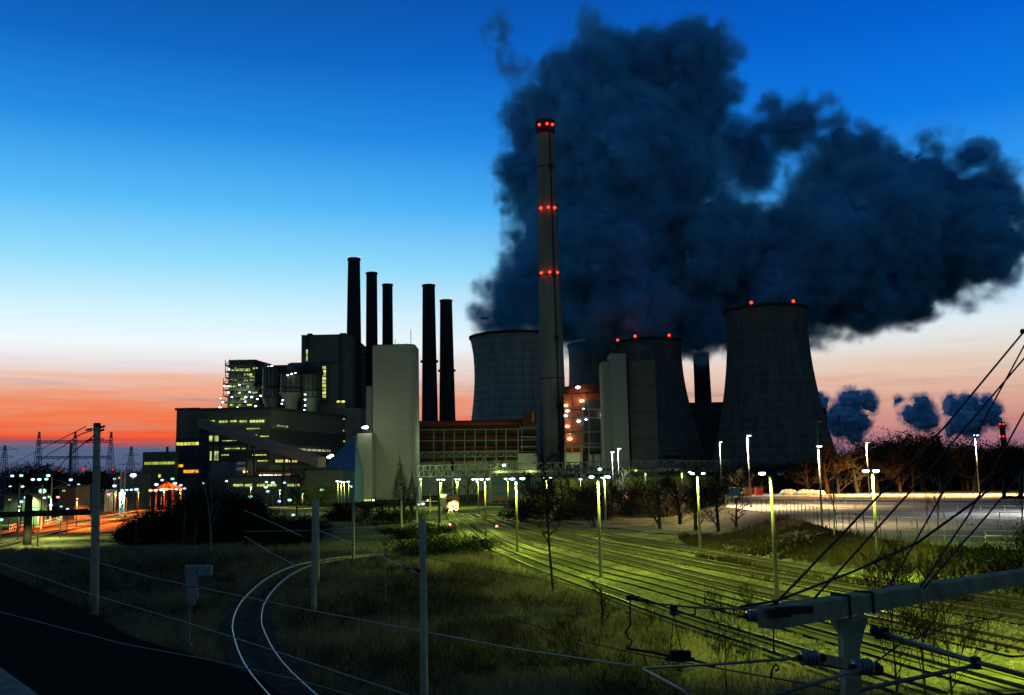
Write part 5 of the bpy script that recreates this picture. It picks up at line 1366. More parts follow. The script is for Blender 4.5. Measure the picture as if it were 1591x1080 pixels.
for i, (px, py, Y, rx, h) in enumerate(darkl):
    leafy('dark_bush', Vector((X(px, Y), Y, 0)), rx, h, 5200, .22, leaf_dark, 'dense dark bush in the black thicket in front of the turbine house', group='dark thicket bushes', seed=100 + i, clump=34)
for i, (px, Y, rx, h, lab) in enumerate([(548, 185, 4.5, 4.0, 'dark bush left of the lamplit gateway of the white tower'), (583, 170, 6, 4.6, 'large dark bush in front of the lamplit gateway'), (615, 175, 5, 2.6, 'low dark bush at the foot of the white tower'),
                                     (520, 190, 4, 3.2, 'dark bush below the four lamps of the blue-roofed warehouse'), (680, 105, 6, 1.9, 'dark rounded bush right of the tall near pole'), (712, 100, 5, 1.6, 'low dark bush beside the nearest yard track'), (650, 130, 5, 2.2, 'low dark bush between the near pole and the tower tree')]):
    leafy('dark_bush', Vector((X(px, Y), Y, 0)), rx, h, 5200, .16, leaf_dark, lab, seed=140 + i)
leafy('dark_bush', gp(1590, 885, 1.2), 3.6, 3.0, 7000, .09, leaf_dark, 'dark leafy bush at the right edge above the concrete beam', seed=160)
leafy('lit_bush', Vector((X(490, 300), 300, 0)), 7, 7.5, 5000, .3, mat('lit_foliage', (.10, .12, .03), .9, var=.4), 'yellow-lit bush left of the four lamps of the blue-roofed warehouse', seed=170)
leafy('bare_tree', Vector((X(620, 190), 190, 0)), 3.6, 12.6, 5200, .13, MATS['twigs'], 'upright bare conical tree in front of the white tower', 'tree', seed=180, clump=70, cone=True)
leafy('bare_tree', Vector((X(640, 215), 215, 0)), 2.2, 9.5, 2600, .13, MATS['twigs'], 'thinner bare tree at the right corner of the white tower', 'tree', seed=181, clump=50, cone=True)
plant_tree('poplar', Vector((X(462, 230), 230, 0)), 12, 'dark bare tree before the blue-roofed warehouse', wide=1.5)
for px, py, h, lab, k in [(328, 862, 10.0, 'tallest pale birch with a bent trunk in the dark brush', 'birch'), (287, 862, 5.6, 'thin pale birch left of the tallest one', 'sapling'), (212, 848, 5.2, 'thin pale sapling left of the dark thicket', 'sapling'),
                          (304, 866, 4.2, 'faint thin sapling between two birches', 'sapling'), (574, 958, 2.6, 'short pale sapling right of the curving track', 'sapling'), (601, 950, 4.2, 'taller thin sapling in the dim meadow', 'sapling'), (542, 900, 2.2, 'faint thin sapling above the curving track', 'sapling'),
                          (1297, 848, 6.4, 'slim bare birch in front of the dark car park mast', 'birch'), (1459, 850, 5.6, 'pale bare sapling by the fence among the slanting cables', 'birch'), (1446, 852, 4.2, 'thin pale sapling left of another by the fence', 'sapling'), (1590, 850, 5.5, 'bare tree at the right edge above the dark leafy bush', 'birch')]:
    b = gp(px, py); b = Vector((b.x, b.y, hz(b.x, b.y))) if py < 900 else b
    if px > 1200: b = gp(px, py, 1.0); b.z = hz(b.x, b.y)
    plant_tree(k, b, h, lab, name='birch_tree', wide=.95 if k == 'sapling' else 1.1)
b = gp(860, 920); plant_tree('poplar2', b, 12.2, 'thin dark bare tree standing alone in the meadow left of the nearest track', wide=.9)
for i in range(16):
    px = 812 + i * 20 + rt_.uniform(-6, 6); Y = rt_.uniform(170, 250)
    leafy('thicket_bush', Vector((X(px, Y), Y, 0)), rt_.uniform(4, 6.5), rt_.uniform(4.0, 7.2) * Y / 210, 3600, .22, MATS['twigs'], 'grey leafless bush in the thicket under the pipe bridge', group='leafless bushes under the pipe bridge', seed=400 + i, clump=40)
# thicket behind the car park
GT = 'bare trees behind the car park'
LG = lambda px, Y: Vector((X(px, Y), Y, LOTZ))
for i in range(46):
    px = 1150 + i * 9.9 + rt_.uniform(-5, 5); Y = rt_.uniform(236, 330)
    topy = 712 if px < 1290 else (690 if px < 1340 else (674 if px < 1450 else 688)); topy += rt_.uniform(-3, 14)
    if px < 1240: topy = max(topy, 722)
    h = (horizon(px) - topy) / F * Y + (CAMZ - LOTZ)
    plant_tree(rt_.choice(['oak', 'oak2', 'bushy', 'bushy2']), LG(px, Y), h, 'dim bare tree in the dark wood behind the car park', GT, wide=1.5)
for i, (px, Y, rx, h) in enumerate([(1385, 262, 12, 14.5), (1410, 258, 13, 15.8), (1432, 262, 12, 15.0), (1365, 268, 11, 13.0), (1480, 270, 14, 12.0), (1520, 275, 14, 12.5), (1560, 280, 14, 12.5), (1330, 275, 12, 11), (1300, 280, 13, 9.5), (1250, 285, 14, 8.0), (1200, 290, 14, 7.5), (1600, 280, 14, 13), (1165, 290, 12, 7.0)]):
    leafy('dense_tree', LG(px, Y), rx, h, 11000, .42, twig, 'dense rounded dark treetop in the wood behind the car park', 'tree', 'rounded dark trees behind the car park', seed=200 + i, clump=70)
for px, Y, h, k, lab in [(1252, 243, 9.5, 'russet2', 'russet lamplit tree left of the pale-lit one behind the car park'), (1281, 240, 13.0, 'russet', 'pale-lit bare tree right behind the dark car park mast'), (1395, 240, 9.5, 'russet', 'russet lamplit tree in the middle of the car park edge'),
                         (1333, 246, 9.0, 'russet2', 'yellowish lamplit tree left of the brightest yard lamp'), (1414, 243, 7.5, 'russet2', 'small russet tree right of the middle one'), (1500, 242, 12, 'russet', 'wide russet tree left of the rightmost car park lamp'), (1538, 243, 11, 'russet2', 'russet tree right of the rightmost car park lamp'),
                         (1165, 245, 6.0, 'russet2', 'orange-lit bush behind the containers'), (1152, 247, 6.5, 'russet', 'orange-lit tree above the blue container'), (1180, 246, 4.0, 'russet2', 'low orange-lit bush right of the tall lamp mast')]:
    plant_tree(k, LG(px, Y), h, lab, name='russet_tree', wide=1.35)
# far trees on the left horizon
for i in range(22):
    px = -5 + i * 11 + rt_.uniform(-4, 4); Y = rt_.uniform(420, 620)
    topy = 728 if i not in (3, 4, 5, 6, 7) else 718; h = (horizon(px) - topy - rt_.uniform(-2, 5)) / F * Y + CAMZ
    plant_tree('oak' if i % 2 else 'bushy', Vector((X(px, Y), Y, 0)), h, 'dim far tree on the left skyline behind the station', 'far trees on the left skyline', name='far_tree', wide=1.6)
for i in range(9):
    px = 5 + i * 27; Y = 640
    leafy('far_tree', Vector((X(px, Y), Y, 0)), 18, (horizon(px) - (731 if i in (0, 1, 4, 5, 6, 7, 8) else 722)) / F * Y + CAMZ, 4000, .9, twig, 'dense far tree on the left skyline under the pylons', 'tree', 'dense far trees on the left skyline', seed=300 + i, clump=50)
# shrubs in the meadow
for px, py, h, k, lab in [(1130, 1085, 4.0, 'shrub', 'tall thin bare shrub before the nearest track, left of the concrete beam'), (1165, 1000, 3.0, 'shrub', 'wispy bare shrub beside the hanging insulator'), (935, 975, 2.6, 'russet2', 'reddish bare bush in the meadow by the nearest track'),
                          (1395, 1100, 5.6, 'shrub', 'dark leggy shrub right of the concrete post'), (1440, 1095, 6.0, 'shrub', 'dark leggy shrub, tallest right of the concrete post'), (1480, 1100, 5.0, 'shrub', 'dark leggy shrub nearest the right corner'),
                          (1012, 985, 1.8, 'shrub', 'low bare shrub near the hanging line fittings'), (1305, 1010, 2.4, 'shrub', 'small bare shrub left of the concrete post')]:
    b = gp(px, min(py, 1100)); plant_tree(k, b, h, lab, name='bare_shrub', wide=1.1, cat='shrub')

# ================================================================ meadow grass
r = np.random.default_rng(3)
N = 90000
px = r.uniform(-60, 1640, N); dd = r.uniform(0, 1, N); Yg = 26 + 95 * dd ** 1.15
gxs = (px - 795.5) / F * Yg
dmin = np.full(N, 1e9)
for q in tr_pts[(tr_pts[:, 1] < 130)]: dmin = np.minimum(dmin, (gxs - q[0]) ** 2 + (Yg - q[1]) ** 2)
dmin = np.sqrt(dmin)
ab = np.array([(p.x, p.y) for p in CENTRE['a']]); 
xa = np.interp(-Yg, -ab[::-1, 1][::-1] if False else np.sort(-ab[:, 1]), ab[np.argsort(-ab[:, 1]), 0])
meadow = gxs < xa - 1.2
lotd = poly_sd(gxs, Yg, lot_poly)
bank = (lotd > -14) & (lotd < -.3)
keep = (dmin > 1.7) & (meadow | bank | (r.random(N) < .35)) & (lotd < -.2) & (vnoise(gxs, Yg, 2.2, 2) > r.uniform(.0, .55, N))
keep &= poly_sd(gxs, Yg, [(p.x, p.y) for p in bb]) < -.3
gxs, Yg, meadow, bank = gxs[keep], Yg[keep], meadow[keep], bank[keep]
zg = height(gxs, Yg); hh = np.where(meadow | bank, r.uniform(.22, .75, len(gxs)) * (0.5 + vnoise(gxs, Yg, 5, 3)), r.uniform(.06, .16, len(gxs)))
vs = []; nb = 6
for k in range(nb):
    a = r.uniform(0, 6.28, len(gxs)); off = r.uniform(0, .16, len(gxs)); bx = gxs + np.cos(a) * off; by = Yg + np.sin(a) * off; w = r.uniform(.006, .014, len(gxs)) * (1 + Yg / 60)
    h = hh * r.uniform(.6, 1.1, len(gxs)); lean = h * r.uniform(.1, .6, len(gxs)); b2_ = r.uniform(0, 6.28, len(gxs))
    vs.append(np.stack([np.stack([bx - w, by, zg - .03], -1), np.stack([bx + w, by, zg - .03], -1), np.stack([bx + np.cos(b2_) * lean, by + np.sin(b2_) * lean, zg + h], -1)], 1))
vs = np.concatenate(vs, 0); fs = np.arange(vs.shape[0] * 3).reshape(-1, 3)
gm = mat('dry_grass', (.37, .31, .18), .95, c2=(.17, .16, .085), scale=.35, detail=6)
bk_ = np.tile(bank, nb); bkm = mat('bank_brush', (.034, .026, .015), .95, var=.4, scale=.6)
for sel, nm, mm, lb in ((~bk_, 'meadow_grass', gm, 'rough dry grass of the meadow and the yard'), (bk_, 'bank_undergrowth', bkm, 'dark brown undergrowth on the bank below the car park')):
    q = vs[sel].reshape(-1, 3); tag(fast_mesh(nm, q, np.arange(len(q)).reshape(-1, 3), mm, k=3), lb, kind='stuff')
# low scrub: clumps of fine stems over the dark ground
M_ = 1500; spx = np.concatenate([r.uniform(60, 760, M_ * 2), r.uniform(600, 1040, M_)]); sY = 27 + 75 * r.random(len(spx)) ** 1.1; sx_ = (spx - 795.5) / F * sY
ok = (vnoise(sx_, sY, 6, 1) > r.uniform(.25, .7, len(sx_))) & (poly_sd(sx_, sY, [(p.x, p.y) for p in bb]) < 1.2)
dm = np.min((sx_[:, None] - tr_pts[None, :, 0]) ** 2 + (sY[:, None] - tr_pts[None, :, 1]) ** 2, 1); ok &= (dm > 5) & (sx_ < np.interp(-sY, np.sort(-ab[:, 1]), ab[np.argsort(-ab[:, 1]), 0]) - 2)
sx_, sY = sx_[ok], sY[ok]; sz_ = height(sx_, sY); K = 46; n_s = len(sx_); sc_ = r.uniform(.5, 1.6, n_s)
b0 = np.repeat(np.stack([sx_, sY, sz_], -1), K, 0); s_k = np.repeat(sc_, K)[:, None]
dr = r.normal(size=(n_s * K, 3)); dr[:, 2] = np.abs(dr[:, 2]) * 1.1 + .35; dr /= np.linalg.norm(dr, axis=1)[:, None]; t0 = r.uniform(0, .55, (n_s * K, 1)); L2 = r.uniform(.25, .6, (n_s * K, 1))
p0 = b0 + dr * t0 * s_k; p1 = p0 + (dr + r.normal(size=dr.shape) * .45) * L2 * s_k; sd_ = np.cross(dr, r.normal(size=dr.shape)); sd_ /= np.linalg.norm(sd_, axis=1)[:, None]; wq = .012
q = np.stack([p0 - sd_ * wq, p0 + sd_ * wq, p1], 1).reshape(-1, 3)
tag(fast_mesh('low_scrub_undergrowth', q, np.arange(len(q)).reshape(-1, 3), mat('scrub_stems', (.045, .042, .028), .95, var=.6, scale=.5), k=3), 'dim low scrub over the dark rough ground', kind='stuff')
print('GRASS', len(gxs))

# ================================================================ PYLONS on the skyline
def pylon(px, ytop, Y, w, label, m, arms=((.75, 1.0),), group='far pylons', slim=False):
    c = Vector((X(px, Y, 730), Y, 0)); H = Z(px, ytop, Y); t = thing('lattice_pylon', c, label, 'pylon', group); mb = MB(); hw = w / 2; n = 9; th = Y * .0011
    th = th * .45; f = lambda u: hw * (1 - u) + .12 * hw
    for i in range(n):
        a, b = i / n, (i + 1) / n
        for sy in (-1, 1):
            for sx in (-1, 1):
                mb.bar((c.x + sx * f(a), Y + sy * f(a), H * a), (c.x + sx * f(b), Y + sy * f(b), H * b), th)
            mb.bar((c.x - f(a), Y + sy * f(a), H * a), (c.x + f(b), Y + sy * f(b), H * b), th * .7); mb.bar((c.x + f(a), Y + sy * f(a), H * a), (c.x - f(b), Y + sy * f(b), H * b), th * .7)
    mb.build('lattice', m, t)
    for u, L_ in arms:
        z = H * u; a_ = MB(); a_.bar((c.x - L_ * hw, Y, z), (c.x + L_ * hw, Y, z), th); a_.bar((c.x - L_ * hw, Y, z), (c.x, Y, z + hw * .5), th * .7); a_.bar((c.x + L_ * hw, Y, z), (c.x, Y, z + hw * .5), th * .7); a_.build('cross_arm', m, t)
    return t, c, H
pyl_m = mat('far_pylon_steel', (.16, .18, .24), .7, .2, var=.2)
for px, lab in [(58.5, 'left mast of the switchyard gantry on the left skyline'), (115, 'middle mast of the switchyard gantry on the left skyline'), (171, 'right mast of the switchyard gantry, just right of the near pole')]:
    pylon(px, 671, 520, 5.0, lab, pyl_m, arms=(), group='switchyard gantry masts')
gn = MB(); truss(gn, at(58, 689, 520), at(171, 688, 520), 2, 1.4, 26, .12); tag(gn.build('gantry_girder', pyl_m), 'upper lattice girder strung between the switchyard masts', 'girder')
gn = MB(); truss(gn, at(58, 713, 520), at(171, 712, 520), 2, 1.2, 26, .12); tag(gn.build('gantry_girder', pyl_m), 'lower lattice girder strung between the switchyard masts', 'girder')
mb = MB(); c = at(109, 730, 500); mb.tube([(c.x, 500, 0), (c.x, 500, Z(109, 689, 500))], [.9, .7], 8); t = mb.build('gantry_post', pyl_m); tag(t, 'thick blue-grey post under the switchyard girder', 'post')
pylon(203, 694, 900, 9, 'small lone pylon between the near pole and the office block', pyl_m, ((.82, 1.6), (.62, 1.9)))
pylon(6, 692, 420, 5, 'pylon cut by the left edge, with wires hanging to the right', pyl_m, ((.93, 2.2), (.8, 1.6)))
pylon(1308, 645, 1500, 13, 'far pylon before the steam cloud right of the largest cooling tower', pyl_m, ((.85, 1.0), (.65, 1.4)))
t, base, H, f = chimney(1556.5, 656, 8, 9, 2300, 'thin far chimney with red lights at the right', dark_conc, group='far chimneys', collar=False)
for px, py in [(1553.5, 659), (1559, 659), (1554, 678), (1559, 678)]: p = at(px, py, 2280); mb = MB(); mb.ball(p, 1.9, 6, 4); mb.build('beacon', G_RED, t)
t, base, H, f = chimney(1457, 675, 6, 6, 2300, 'short far chimney with a red light, right of the rounded trees', dark_conc, group='far chimneys', collar=False)
p = at(1457, 676, 2280); mb = MB(); mb.ball(p, 2.2, 6, 4); mb.build('beacon', G_RED, t)
for px, py in [(91, 731), (129, 729.5), (176, 729.5)]:
    p = at(px, py, 640); t = thing('beacon_mast', (p.x, p.y, 0), ['far red obstruction light left of the switchyard middle', 'far red obstruction light left of the near pole', 'far red obstruction light right of the near pole'][[91, 129, 176].index(px)], 'beacon')
    mb = MB(); mb.tube([(p.x, p.y, 0), p], .25, 5); mb.build('mast', pyl_m, t); mb = MB(); mb.ball(p, 1.1, 8, 5); mb.build('bulb', glow('dim_red', (1, .03, .02), 1.2), t)

# ================================================================ NEAR POLES, SIGNAL, OVERHEAD LINE
def pole(bx, by, tx, ty, r0, r1, label, name='concrete_pole', m=pole_conc, brackets=0, group=None, Yov=None):
    b = gp(bx, by) if Yov is None else Vector((X(bx, Yov, 900), Yov, 0)); top = at(tx, ty, b.y)
    t = thing(name, b, label, 'pole', group); mb = MB(); n = 6
    top = Vector((b.x + (top.x - b.x) * .6, b.y, top.z))
    mb.tube([b.lerp(top, i / n) for i in range(n + 1)], [r0 + (r1 - r0) * i / n for i in range(n + 1)], 12); mb.build('shaft', m, t, True); return t, b, top
t, b, tp = pole(146, 963, 147, 662, .27, .20, 'thick tall concrete pole at the left with line fittings at its top')
mb = MB(); mb.tube([tp - Vector((0, 0, .05)), tp + Vector((0, 0, .18))], [.22, .2], 12); mb.build('cap', dark_steel, t)
for z, dx in ((-.15, .55), (-.35, .5), (-.1, -.6), (-.75, -.5)):
    mb = MB(); p = tp + Vector((0, 0, z)); q = p + Vector((dx, -.2, -.15 if dx < 0 else .12)); mb.bar(p, q, .06)
    for k in range(3): c = p.lerp(q, .55 + .18 * k); mb.ball(c, .075, 6, 4)
    mb.build('insulator_arm', dark_steel, t)
for py in (683, 727, 787, 840): 
    z = Z(146, py, b.y); mb = MB(); rr = .27 + (.2 - .27) * z / tp.z + .012; mb.revolve((b.x, b.y, z), [(rr - .03, 0), (rr, 0), (rr, .05), (rr - .03, .05)], 14); mb.build('band', steel, t)
pA_top, pA_b = tp.copy(), b.copy()
pole(487.5, 965, 488, 776, .155, .125, 'front one of the paired slim poles above the curving track')
pole(493, 908, 492.5, 777, .17, .14, 'rear one of the paired slim poles, just behind the front one')
t, bC, tpC = pole(658, 1085, 656, 806, .135, .115, 'nearest slim pole, rising from the bottom edge in the middle', Yov=33)
bC = Vector((X(659, 33, 1000), 33, 0)); 
pole(549, 872, 549, 733, .15, .12, 'thin pole between the paired poles and the white tower'); pole(624, 832, 623, 760, .15, .12, 'thin pole in front of the tree by the white tower')
pole(648, 828, 648, 757, .15, .12, 'thin pole at the right corner of the white tower'); pole(42, 846, 45, 770, .55, .5, 'stout dark mast carrying the crossbeam at the left', m=dark_conc, name='portal_mast')
mb = MB(); A, B = at(-60, 802, 128), at(137, 796, 128); mb.bar(A, B, .8); mb.bar(A + Vector((0, .6, .0)), B + Vector((0, .6, 0)), .6); mb.bar(at(0, 797, 128.4), at(137, 791.5, 128.4), .25)
tag(mb.build('portal_beam', dark_conc), 'dark horizontal crossbeam over the tracks, left of the near pole', 'beam')
mb = MB(); p = gp(665, 822); t, b, tp = pole(669, 800, 669, 748, .17, .13, 'catenary mast between the white tower and the train', Yov=215)
t, b, tp = pole(682, 822, 681, 745, .14, .11, 'greenlit catenary mast with two slanting brackets left of the train', name='catenary_mast', m=lamp_pole)
mb = MB()
for za, e in ((762, (716, 760)), (777, (716, 762))): mb.bar(at(682, za, b.y), at(*e, b.y), .12)
mb.build('bracket', lamp_pole, t)

# signal at the left
b = gp(293, 1018); t = thing('signal_mast', b, 'dim grey railway signal with two box heads beside the curving track', 'signal'); Ys = b.y
mb = MB(); mb.tube([b, at(294, 935, Ys)], .07, 8); mb.tube([b + Vector((.02, .02, 0)), b + Vector((.02, .02, .5))], .14, 8); mb.build('mast', steel, t)
def pbox(x0, x1, y0, y1, Y, dpt, name, m, parent):
    a, b_ = X(x0, Y, y0), X(x1, Y, y0); z1_, z0_ = Z((x0 + x1) / 2, y0, Y), Z((x0 + x1) / 2, y1, Y); q = MB(); q.box(((a + b_) / 2, Y + dpt / 2, (z0_ + z1_) / 2), (b_ - a, dpt, z1_ - z0_)); return q.build(name, m, parent)
sgm = mat('signal_grey', (.34, .35, .32), .7, var=.3, scale=6)
pbox(287, 305, 879, 895, Ys - .1, .3, 'upper_head', sgm, t); pbox(307, 328, 879, 894, Ys - .1, .25, 'upper_head', sgm, t); pbox(289, 304, 896, 912, Ys - .1, .3, 'middle_head', sgm, t); pbox(290, 306, 915, 931, Ys - .1, .25, 'lower_head', sgm, t)
pbox(291, 302, 932, 940, Ys - .05, .2, 'cable_box', sgm, t)
mb = MB(); mb.bar(at(306, 895, Ys + .1), at(306, 932, Ys + .1), .05); mb.bar(at(287, 895.5, Ys + .2), at(328, 895.5, Ys + .2), .04); mb.build('frame', steel, t)

# ---- wires: each a thing
def wire(pts, r, label, m=None, sag=0, group='overhead wires', name='overhead_wire', ddiv=10):
    """pts: list of (px, py, Y)"""
    P = [at(*p) for p in pts]; out = []
    for i in range(len(P) - 1):
        for k in range(ddiv):
            f_ = k / ddiv; q = P[i].lerp(P[i + 1], f_); q.z -= sag * 4 * f_ * (1 - f_); out.append(q)
    out.append(P[-1]); mb = MB(); mb.tube(out, r * 1.3, 5); return tag(mb.build(name, m or wire_m, None, True), label, 'wire', group)
wire([(40, 842, 100), (230, 896, 60), (480, 948, 42), (657, 981, 33), (800, 1008, 26), (1000, 1037, 19)], .016, 'lightest long wire, sloping down past both slim poles to the meadow')
wire([(0, 875, 55), (134, 921, 40), (293, 968, 31), (411, 1006, 26), (506, 1038, 23), (640, 1082, 20)], .010, 'thin wire crossing the curving track in its lower half')
wire([(-10, 948, 30), (190, 1000, 24), (330, 1026, 21), (470, 1058, 19), (560, 1084, 18)], .007, 'lowest thin wire over the black bank at the bottom left')
wire([(147, 668, 55.6), (100, 693, 80), (55, 722, 120)], .03, 'upper wire running left from the top of the thick pole', m=wire_dark, sag=-.2)
wire([(147, 676, 55.6), (110, 705, 75), (80, 738, 110)], .03, 'lower wire running left from the top of the thick pole', m=wire_dark)
wire([(133, 663, 55.6), (60, 700, 110), (0, 730, 160)], .025, 'faint wire running left to the skyline from the thick pole', m=wire_dark)
wire([(493, 823, 60), (576, 856, 45), (654, 893, 33)], .014, 'wire from the paired poles down to the nearest slim pole')
wire([(380, 793, 80), (430, 815, 72), (471, 834, 60)], .016, 'short wire sloping right toward the paired poles, upper one')
wire([(381, 834, 75), (420, 858, 66), (460, 879, 60)], .016, 'short wire sloping right toward the curving track, lower one')
wire([(657, 865, 33), (800, 893, 40), (1000, 930, 52)], .008, 'faint wire running right from the nearest slim pole over the meadow', m=wire_dark)
wire([(380, 826, 75), (490, 824, 60), (625, 815, 80)], .010, 'faint level wire over the brush behind the paired poles')
wire([(740, 942, 30), (900, 995, 22), (1000, 1018, 19), (1250, 1062, 14), (1330, 1078, 13)], .009, 'dark wire in the meadow leading to the line fittings', m=wire_dark)
# fittings in mid-span
for px, py, Y, lab in [(652, 887, 33, 'small dark clamp on the wire at the nearest slim pole'), (633, 882, 35, 'small pale insulator on the wire left of the nearest slim pole')]:
    mb = MB(); p = at(px, py, Y); mb.ball(p, .09, 8, 6, (1.6, 1, .8)); mb.tube([p - Vector((.2, 0, -.08)), p + Vector((.2, 0, -.08))], .03, 6); tag(mb.build('wire_clamp', black_m if px > 640 else ceramic), lab, 'clamp')
# right-hand cables rising to the pole outside the picture
CB = [((1592, 514, 17), (1470, 661, 15.3), (1206, 937, 12.2), .013, 'uppermost slanting cable, rising to the corner of the right edge'),
      ((1592, 536, 17), (1512, 684, 16), (1384, 908, 14), .011, 'steepest slanting cable, ending at the dark boxes on the beam'),
      ((1592, 556, 17), (1440, 735, 15), (1250, 947, 12.6), .012, 'slanting cable ending at the left bracket of the beam'),
      ((1592, 640, 17), (1505, 800, 15.5), (1430, 912, 14), .012, 'slanting cable below the others, landing behind the dark boxes'),
      ((1592, 730, 17), (1530, 805, 16), (1435, 914, 14.2), .012, 'lowest slanting cable, passing the dark frame at the right edge'),
      ((1557, 744, 16), (1512, 781, 15.3), (1424, 844, 14.2), .016, 'thick cable curving down left from the dark frame')]
for a_, b_, c_, r_, lab in CB: wire([a_, b_, c_], r_, lab, m=wire_dark, group='slanting cables at the right')
wire([(1424, 844, 14.2), (1326, 888, 13.2), (1206, 934, 12.1), (1150, 943, 11.8)], .013, 'thick cable ending at the tip of the concrete beam', m=wire_dark, group='slanting cables at the right')
mb = MB(); mb.ball(at(1589, 515, 17), .05, 8, 5); tag(mb.build('cable_clamp', black_m), 'dark clamp at the top of the slanting cables, right edge', 'clamp')
# dark frame at the right edge
t = thing('cable_guide', at(1573, 770, 16), 'dark square cable frame at the right edge over the car park', 'frame'); mb = MB()
for a_, b_ in (((1560, 741), (1560, 776)), ((1586, 738), (1586, 776)), ((1557, 773), (1600, 773)), ((1557, 744), (1564, 744))): mb.bar(at(*a_, 16), at(*b_, 16), .055)
mb.build('frame', black_m, t); mb = MB(); mb.tube([at(1557, 744, 16), at(1575, 734, 16), at(1600, 727, 16)], .014, 6); mb.build('loop', wire_dark, t)
mb = MB(); mb.tube([at(1560, 760, 16), at(1573, 753, 16), at(1586, 757, 16)], .012, 6); mb.build('cross_wire', wire_dark, t)

# ---- concrete overhead beam on its post
cb = thing('overhead_beam', at(1325, 980, 12.9), 'weathered concrete crossbeam on a flared post in the lower right', 'beam')
beam_m = mat('weathered_beam', (.36, .35, .20), .9, var=.35, scale=3.5, bump=.3, detail=8)
zt = at(1300, 943, 12.6).z
A = at(1204, 944, 11.9); B = at(1640, 880, 17.2); A = Vector((A.x, A.y, A.z)); B = Vector((B.x, B.y, A.z + (B.z - A.z)))
d = (B - A).normalized(); s = Vector((-d.y, d.x, 0)).normalized() * .26; h = Vector((0, 0, -.26)); h2 = Vector((0, 0, -.21))
mb = MB(); c_ = .02
def ring(P, hh): return [P + Vector((0, 0, -c_)), P + s * .06, P + s * .94, P + s + Vector((0, 0, -c_)), P + s + hh, P + hh]
ra, rb = ring(A, h), ring(B, h2); mb.add(ra + rb, [(0, 1, 2, 3, 4, 5), (11, 10, 9, 8, 7, 6)] + [(i, i + 6, (i + 1) % 6 + 6, (i + 1) % 6) for i in range(6)]); mb.build('beam', beam_m, cb)
mb = MB(); pc = A.lerp(B, .30)
pc = at(1325, 962, 12.95) ; yb_ = pc.y
def prx(px, py, dy=0): q = at(px, py, yb_ + dy); return q
fr_ = [prx(1298, 967), prx(1349, 960), prx(1342, 985), prx(1336, 1010), prx(1336, 1095), prx(1309, 1095), prx(1311, 1008), prx(1309, 988)]
bk_ = [p + Vector((0, .22, 0)) for p in fr_]; n = len(fr_)
fr_[4].z = fr_[5].z = bk_[4].z = bk_[5].z = 0.0
mb.add(fr_ + bk_, [tuple(range(n))[::-1], tuple(range(n, 2 * n))] + [(i, (i + 1) % n, (i + 1) % n + n, i + n) for i in range(n)]); mb.build('post', beam_m, cb)
for x0, x1, ly in ((1309, 1317, 0), (1346, 1351, 0)):
    q = A.lerp(B, (x0 - 1204) / 436 * .82); mb = MB()
    mb.tube([q + Vector((0, -.012, .01)), q + h * 1.04 + Vector((0, -.012, 0))], .018, 5); mb.tube([q + Vector((0, -.01, .012)), q + s + Vector((0, 0, .012))], .018, 5); mb.build('clamp_strap', dark_steel, cb)
def on_beam(px, py0, py1, wpx, dpt, name, m):
    Yq = 12.0 + (px - 1204) / 436 * 4.9; a, b_ = X(px - wpx / 2, Yq, py0), X(px + wpx / 2, Yq, py0); z1_, z0_ = Z(px, py0, Yq), Z(px, py1, Yq); q = MB(); q.box(((a + b_) / 2, Yq + .12, (z0_ + z1_) / 2), (b_ - a, dpt, z1_ - z0_), .12); return q.build(name, m, cb)
on_beam(1306, 929, 943, 27, .2, 'terminal_box', black_m); on_beam(1343, 925, 938, 27, .2, 'terminal_box', black_m); on_beam(1402, 912, 925, 46, .2, 'terminal_box', black_m)
mb = MB(); p = A.copy(); mb.box((p.x + .02, p.y - .02, p.z - .06), (.30, .10, .10), .2); mb.box((p.x + .22, p.y - .03, p.z - .03), (.46, .06, .09), .12); mb.build('end_bracket', dark_steel, cb)
mb = MB()
for px, py in ((1206, 936), (1250, 946), (1430, 912)): mb.ball(at(px, py, 12.0 + (px - 1204) / 436 * 4.9), .035, 6, 5)
mb.build('cable_shoe', black_m, cb)
def insulator(px, py, Y, ax, label, L_=.34, rd_=.085):
    c = at(px, py, Y); ax = Vector(ax).normalized(); t = thing('insulator', c, label, 'insulator', 'ribbed insulators of the overhead line')
    mb = MB(); pts = []; rs = []
    for k in range(4):
        u = (k / 4 - .5) * L_; pts += [c + ax * u, c + ax * (u + .01), c + ax * (u + .045), c + ax * (u + .06)]; rs += [rd_ * .35, rd_, rd_ * .8, rd_ * .35]
    mb.tube(pts, rs, 14); mb.build('sheds', ceramic, t, True)
    mb = MB(); mb.tube([c - ax * L_ * .8, c - ax * L_ * .5], .03, 8); mb.build('end_fitting', black_m, t)
    mb = MB(); mb.tube([c + ax * L_ * .45, c + ax * L_ * .85], .035, 8); mb.ball(c + ax * L_ * .8, .05, 8, 6); mb.build('end_fitting', black_m, t)
    return c
insulator(1170, 957, 12.2, (1, .25, -.05), 'blue-green insulator hanging left of the beam tip', .16, .075)
insulator(1258, 1022, 11.4, (1, .2, -.05), 'blue-green insulator left of the concrete post', .2, .09)
insulator(1341, 1036, 10.6, (1, .4, -.08), 'glassy insulator in front of the concrete post', .22, .09)
def tube_thing(pts, r, name, label, m, cat='rod', group='rods of the overhead line'):
    mb = MB(); mb.tube([at(*p) for p in pts], r, 8); return tag(mb.build(name, m, None, True), label, cat, group)
tube_m = mat('dull_tube', (.20, .20, .14), .5, .4, var=.3, scale=6)
tube_thing([(1370, 984, 11.4), (1515, 1028, 10.2), (1600, 1052, 9.6)], .026, 'bracket_tube', 'thick tube slanting down right from the fitting behind the post', tube_m)
